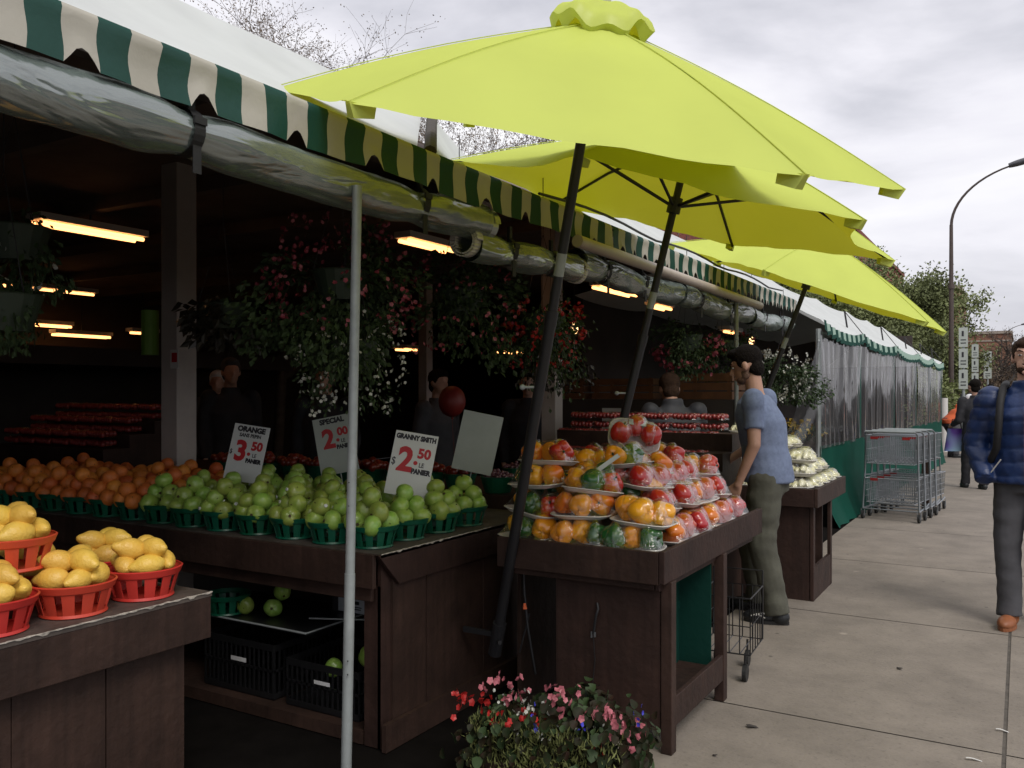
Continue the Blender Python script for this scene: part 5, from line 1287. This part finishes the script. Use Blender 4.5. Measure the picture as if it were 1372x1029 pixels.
# man in blue t-shirt faces the stall (-X): rz = +90 deg
m1 = person((-1.49, 5.60, 0), R(92), 'young dark-haired man in blue t-shirt and olive trousers choosing peppers', dict(
    hip=(0, -.085, .94), chest=(0, -.035, 1.27), neck=(0, -.005, 1.455), hd=(0, .055, 1.618), shL=(-.185, -.03, 1.40), elL=(-.235, -.05, 1.12), wrL=(-.215, .05, .88), shR=(.185, -.03, 1.40), elR=(.24, .0, 1.13), wrR=(.19, .20, 1.0),
    knL=(-.13, -.07, .50), anL=(-.15, -.17, .09), toeL=(-.16, .0, .03), knR=(.12, .06, .50), anR=(.13, .0, .09), toeR=(.14, .17, .03)), s=1.0, legf=1.13, tf=1.10, top='tshirt', bottom='olive', sleeve='short', head=(-.32, 0), beard=True, hairs=1.12)
for nm, pts in (('shoe_stripe', [(-.196, -.13, .055), (-.205, -.09, .075), (-.206, -.05, .05)]), ('shoe_stripe', [(-.203, -.11, .04), (-.206, -.06, .062), (-.205, -.02, .045)])):
    b = MB(); b.tube(pts, .004, 5); b.build(nm, MT['white'], m1)
# man in blue puffer jacket walks towards the camera
m2 = person((.03, 6.28, 0), R(176), 'bearded man in blue quilted jacket walking in at the right photo edge', dict(
    hip=(0, 0, .95), chest=(0, .01, 1.30), neck=(0, .0, 1.49), hd=(0, .03, 1.665), shL=(-.19, 0, 1.40), elL=(-.29, -.05, 1.15), wrL=(-.25, .08, .95), shR=(.20, 0, 1.39), elR=(.285, -.05, 1.12), wrR=(.23, .10, .93),
    knL=(-.09, .10, .52), anL=(-.09, -.10, .11), knR=(.10, .06, .50), anR=(.085, .12, .09), toeR=(.10, .29, .03)), skin='skin_pale', top='puffer', bottom='charcoal', hair='hair_brown', shoes='shoe_tan', head=(0, 0), hands=False, puffer=True, beard='hair_brown', hairs=.9)
b = MB(); b.grid(lambda u, v: (.118+.03*(v-.5)*2+.01*math.sin(u*3), [(-.125), (-.02), (.10), (.163)][min(3, int(u*3.99))], [1.42, 1.50, 1.47, 1.22][min(3, int(u*3.99))]), 3, 2)
b = MB(); b.tube([(.12, -.17, 1.1), (.125, -.15, 1.38), (.12, -.06, 1.505), (.125, .06, 1.48), (.135, .145, 1.38), (.14, .178, 1.25), (.155, .15, 1.10), (.20, .06, 1.0)], .022, 10)
b.tube([(-.12, -.17, 1.1), (-.125, -.15, 1.38), (-.12, -.06, 1.505), (-.125, .06, 1.48), (-.135, .145, 1.38), (-.14, .178, 1.25), (-.155, .15, 1.10)], .022, 10); b.build('backpack_strap', MT['strap'], m2, smooth=True)
b = MB(); b.tube([(0.0, .172, .90), (0.0, .185, 1.15), (0, .175, 1.35), (0, .10, 1.49)], .005, 6); b.build('zip', MT['zip'], m2)
for q in (-1, 1):
    b = MB(); b.tube([(q*.19, .13, .94), (q*.13, .165, 1.03)], .004, 6); b.build('pocket_piping', MT['zip'] if q < 0 else MT['white'], m2)
bp = blob('backpack', lambda b: b.ell((0, -.26, 1.2), (.15, .11, .24)), 'strap', None, .014, 3); bp.location = (.03, 6.28, 0); bp.rotation_euler = (0, 0, R(176)); tag(bp, 'black backpack worn by the man in the blue quilted jacket', 'backpack')
# people further off on the pavement
person((-.60, 14.6, 0), R(20), 'man in dark jacket walking away with a purple bag', dict(elL=(-.25, -.02, 1.10), wrL=(-.30, .14, 1.02), knL=(-.10, .10, .5), anL=(-.1, .14, .09), anR=(.1, -.1, .09)), s=.93, top='darkcloth', bottom='darkcloth', detail=0)
o = empty('shopping_bag', (-.86, 14.7, .55), R(20), 'purple and pale blue bag carried by the man in dark jacket', 'bag'); b = MB(); b.grid(lambda u, v: (.17*math.cos(2*PI*u)*(1-.3*v), .07*math.sin(2*PI*u), .34*v), 16, 6); b.add([(-.17, -.07, 0), (.17, -.07, 0), (.17, .07, 0), (-.17, .07, 0)], [(0, 1, 2, 3)]); b.build('sack', MT['purple'], o, smooth=True); b = MB(); b.tube([(-.08, 0, .33), (-.05, 0, .48), (.05, 0, .48), (.08, 0, .33)], .008, 6); b.build('strap', MT['strap'], o)
person((-1.30, 21.3, 0), R(-60), 'person in orange jacket bending down beyond the last tent', dict(hip=(0, -.1, .82), chest=(0, .12, 1.05), neck=(0, .26, 1.18), hd=(0, .38, 1.27), shL=(-.18, .2, 1.12), shR=(.18, .2, 1.12), elL=(-.2, .3, .9), elR=(.2, .3, .9), wrL=(-.15, .45, .75), wrR=(.15, .45, .75)), top='orange_cloth', bottom='greycloth', detail=0, hat='bag_white')
person((-1.1, 24.5, 0), R(170), 'small figure in grey coat standing far down the pavement', None, s=.95, top='greycloth', bottom='darkcloth', detail=0, coat=.2)
person((-.75, 27.5, 0), R(10), 'distant figure in dark clothes beyond the tents', None, s=.95, top='jacket_dark', bottom='darkcloth', detail=0)
# people inside the hall
person((-2.28, 6.35, 0), R(35), 'shopper in dark grey jacket with back turned, bending over the display', dict(hip=(0, -.05, .88), chest=(0, .08, 1.18), neck=(0, .16, 1.36), hd=(0, .26, 1.47), shL=(-.19, .12, 1.30), shR=(.19, .12, 1.30), elL=(-.25, .2, 1.05), elR=(.25, .2, 1.05), wrL=(-.2, .38, .98), wrR=(.2, .38, .98)), top='jacket_dark', bottom='darkcloth', hair='hair_brown', detail=0, head=(-.3, 0))
person((-6.7, 5.7, 0), R(-140), 'person with white cap in the dark hall at left', None, s=.94, top='greycloth', bottom='darkcloth', hat='bag_white', detail=0)
person((-5.95, 5.2, 0), R(-120), 'grey-haired man in black coat standing left of the grey column', None, s=.99, top='darkcloth', bottom='darkcloth', hair='greycloth', detail=0)
person((-4.75, 5.1, 0), R(-150), 'man in black jacket right of the grey column', None, s=.95, top='darkcloth', bottom='darkcloth', hair='greycloth', detail=0)
person((-3.75, 6.6, 0), R(-160), 'shopper in navy jacket behind the blank price card', None, s=.93, top='darkcloth', bottom='darkcloth', detail=0)
person((-4.3, 6.0, 0), R(-100), 'shopper in grey checked jacket behind the special price card', None, s=.93, top='greycloth', bottom='darkcloth', detail=0)

# ------------------------------------------------------------------ street furniture beyond
def street_lamp(x, y, h, reach, label, r=.085):
    o = empty('street_lamp', (x, y, 0), 0, label, 'street lamp'); b = MB(); b.tube([(0, 0, 0), (0, 0, h*.55), (0, 0, h*.78)], [r, r*.8, r*.62], 12); b.lathe([(r*1.5, 0), (r*1.6, .3), (r, .35)], 12); b.tube([(0, 0, h*.545), (0, 0, h*.56)], r*1.15, 12); b.build('pole', MT['lamppost'], o, smooth=True)
    b = MB(); pts = []
    for k in range(13):
        t = k/12; a = PI/2*t*.78; pts.append((reach*(1-math.cos(a))*1.55*.66, .0, h*.775+h*.20*math.sin(a)*1.05))
    b.tube(pts, [r*.55-.02*k/12 for k in range(13)], 8); b.build('arm', MT['lamppost'], o, smooth=True); e = Vector(pts[-1])
    b = MB(); b.m = Matrix.Translation(e) @ Matrix.Rotation(R(-12), 4, 'Y'); b.grid(lambda u, v: ((-.05+.85*u), .15*math.cos(2*PI*v)*(math.sin(PI*min(1, u*.8+.16))**.5), .10*math.sin(2*PI*v)*(math.sin(PI*min(1, u*.8+.16))**.5)+.02), 10, 14); b.build('lantern', MT['lamphead'], o, smooth=True)
street_lamp(-1.95, 31, 8.75, 2.45, 'tall street lamp with curved arm rising behind the green tents')
street_lamp(-1.75, 100, 8.4, 2.6, 'smaller distant street lamp near the right photo edge')
def banners(x, y, z0, n, hh, w_, label):
    o = empty('parking_sign', (x, y, 0), 0, label, 'parking sign'); b = MB(); b.tube([(0, 0, 0), (0, 0, z0+n*hh)], .035, 8); b.build('post', MT['steel'], o)
    for k in range(n):
        b = MB(); z = z0+k*hh; b.box(-w_/2, w_/2, -.05, -.045, z+.02, z+hh-.02); b.box(-w_*.18, w_*.05, -.053, -.0505, z+hh*.55, z+hh*.8, 1); b.box(-w_*.3, w_*.3, -.053, -.0505, z+hh*.2, z+hh*.25, 1); b.box(-w_*.3, w_*.3, -.053, -.0505, z+hh*.35, z+hh*.40, 1)
        b.build('sign_plate', [MT['signgrey'], MT['black_ink']], o)
banners(-1.24, 24.0, 1.50, 3, .52, .20, 'stack of three pale parking signs on a post beyond the tents')
banners(-1.25, 30.5, 1.6, 3, .45, .19, 'farther stack of pale parking signs on a post')
banners(-1.25, 42, 2.0, 2, .6, .3, 'small distant parking sign stack near the bare tree')
b = MB(); b.tube([(0, 0, 0), (0, 0, 1.3)], .09, 12); o = b.build('bollard', MT['white'], None, smooth=True); o.location = (-1.62, 23.2, 0); tag(o, 'white round bollard standing behind the last tent', 'bollard')
# posters / newsbox beyond tents
# ------------------------------------------------------------------ buildings
def building(x0, x1, y0, y1, h, m, label, floors, face, nw, winm='glass_dark'):
    o = empty('brick_building', ((x0+x1)/2, (y0+y1)/2, 0), 0, label, 'building'); I = Matrix.Translation((-(x0+x1)/2, -(y0+y1)/2, 0))
    def P(b, n, mm):
        ob = b.build(n, mm, o); ob.matrix_parent_inverse = I; return ob
    b = MB(); b.box(x0, x1, y0, y1, 0, h); P(b, 'wall', MT[m]); b = MB(); b.box(x0-.2, x1+.2, y0-.2, y1+.2, h, h+.35); b.box(x0, x1+.08, y0-.08, y1, h-1.0, h-.8); P(b, 'cornice', MT['stone' if m == 'brick_far' else m])
    for fl_ in range(floors):
        z = 1.2+fl_*(h-1.6)/floors
        for k in range(nw):
            y = y0+(k+.5)*(y1-y0)/nw
            b = MB(); b.box(x1-.1, x1+.02, y-.55, y+.55, z, z+1.7); b.box(x1+.02, x1+.05, y-.03, y+.03, z, z+1.7, 1); b.box(x1+.02, x1+.05, y-.55, y+.55, z+.8, z+.86, 1); b.box(x1-.1, x1+.12, y-.65, y+.65, z-.12, z-.004, 1); P(b, 'window', [MT['glass_dark'], MT['stone']])
    for k in range(max(1, int((x1-x0)/4))):
        for fl_ in range(floors):
            z = 1.2+fl_*(h-1.6)/floors; x = x0+(k+.5)*4; b = MB(); b.box(x-.55, x+.55, y0-.02, y0+.1, z, z+1.7); b.box(x-.65, x+.65, y0-.12, y0+.1, z-.12, z-.004, 1); P(b, 'window', [MT['glass_dark'], MT['stone']])
    return o
bb = building(-26, -12, 66, 110, 14.9, 'brick', 'tall red brick building showing between the umbrella tips and the trees', 4, 'x', 10)
building(-24, -12, 30, 65.5, 8.4, 'brick', 'lower red brick building right behind the market stalls', 2, 'x', 9)
building(-16, -4.9, 88, 100, 10.8, 'brick_far', 'tan brick building end wall showing right of the big tree', 3, 'x', 3)
building(-14, -1.2, 128, 150, 9, 'brick_far', 'distant low brown building closing the street', 2, 'x', 4)
# ------------------------------------------------------------------ trees
def tree(x, y, h, cr, label, leafm, nleaf, lsize, seed, depth=5, spread=.55, trunk=.16, group=None, droop=0, barkm='bark', crownz=.35):
    rs = random.Random(seed); o = empty('tree', (x, y, 0), 0, label, 'tree', group); b = MB(); tips = []
    def br(p, d, L_, r, n):
        mid = p+d*L_*.5+Vector((rs.gauss(0, 1), rs.gauss(0, 1), rs.gauss(0, .5)))*L_*.06; q = p+d*L_
        b.tube([p, mid, q], [r, r*.85, r*.68], 6 if n > 2 else 4, cap=False)
        if n <= 2: tips.append((mid, d)); tips.append((q, d))
        if n == 0: return
        for k in range(3 if n > 1 else 4):
            nd = (d+Vector((rs.gauss(0, 1), rs.gauss(0, 1), rs.gauss(.15-droop, .6)))*spread).normalized(); br(q if k else mid, nd, L_*rs.uniform(.62, .86), r*.6, n-1)
    br(Vector((0, 0, 0)), Vector((rs.gauss(0, .05), rs.gauss(0, .05), 1)).normalized(), h*crownz, trunk, depth)
    b.build('trunk', MT[barkm], o, smooth=True)
    b = MB()
    for _ in range(nleaf):
        p, d = rs.choice(tips); q = p+Vector((rs.gauss(0, 1), rs.gauss(0, 1), rs.gauss(0, 1)))*cr; dd = Vector((rs.gauss(0, 1), rs.gauss(0, 1), rs.gauss(0, 1))).normalized()*lsize*rs.uniform(.5, 1.3); b.leaf(q, dd, lsize*.6)
    if nleaf: b.build('crown', MT[leafm], o)
    return o
G3 = 'sparse budding trees behind the tents'
tree(-11.0, 10.6, 9.7, .07, 'sparse budding tree behind the white roof at upper left', 'bud_brown', 22000, .04, 3, 7, .6, .10, G3, barkm='twig')
tree(-12.5, 22.0, 8.7, .10, 'thin bare tree seen between the first two umbrellas', 'bud_brown', 14000, .06, 5, 7, .62, .13, G3, barkm='twig')
tree(-9.8, 24.0, 8.0, .10, 'second thin bare tree between the first two umbrellas', 'bud_brown', 12000, .06, 15, 7, .62, .12, G3, barkm='twig')
G4 = 'leafing street trees beyond the tents'
tree(-5.9, 29, 5.6, .20, 'big leafing tree over the green tents, nearest of the row', 'leaf_olive', 34000, .12, 8, 5, .6, .2, G4)
tree(-5.5, 35, 5.9, .20, 'leafing tree right of the biggest one, behind the tall street lamp', 'leaf_olive', 30000, .13, 21, 5, .6, .2, G4)
tree(-4.6, 45, 5.5, .25, 'leafing tree further along the tents', 'leaf_olive', 20000, .16, 31, 5, .6, .2, G4)
tree(-2.0, 75, 5.6, .2, 'bare brownish tree left of the distant lamp', 'bud_brown', 1500, .12, 51, 6, .6, .2, 'bare trees at the end of the street')
tree(.8, 90, 6.5, .2, 'bare brownish tree at the end of the street by the right edge', 'bud_brown', 1500, .14, 61, 6, .6, .2, 'bare trees at the end of the street')
tree(-3.6, 62, 4.2, .3, 'low brown-green tree behind the parking signs', 'bud_brown', 6000, .15, 71, 5, .6, .2, 'bare trees at the end of the street')
o = MB(); 
def hedge():
    x = rnd.uniform(-16, 12); return Vector((x, 118+rnd.uniform(-3, 3), rnd.random()**.7*(5+2*noise.noise((x*.3, 0, 0))))), Vector((0, 0, 1))
foliage(16000, hedge, .45, .6, b=o); tag(o.build('distant_trees', MT['bud_brown']), kind='stuff')
# small potted shrubs beyond the last tent
o = empty('green_shrub', (-2.3, 26.5, 0), 0, 'green shrub standing behind the last tent', 'shrub'); foliage(3500, lambda: ((lambda d: (Vector((d.x*.8, d.y*.8, 1.1+d.z*1.1)), d))(Vector((rnd.gauss(0, 1), rnd.gauss(0, 1), rnd.gauss(0, 1))).normalized()*rnd.random()**.4)), .12).build('crown', MT['leaf_olive'], o)
b = MB(); b.tube([(0, 0, 0), (0, 0, 1.2)], .04, 6); b.build('trunk', MT['bark'], o)
print('objects', len(bpy.data.objects))
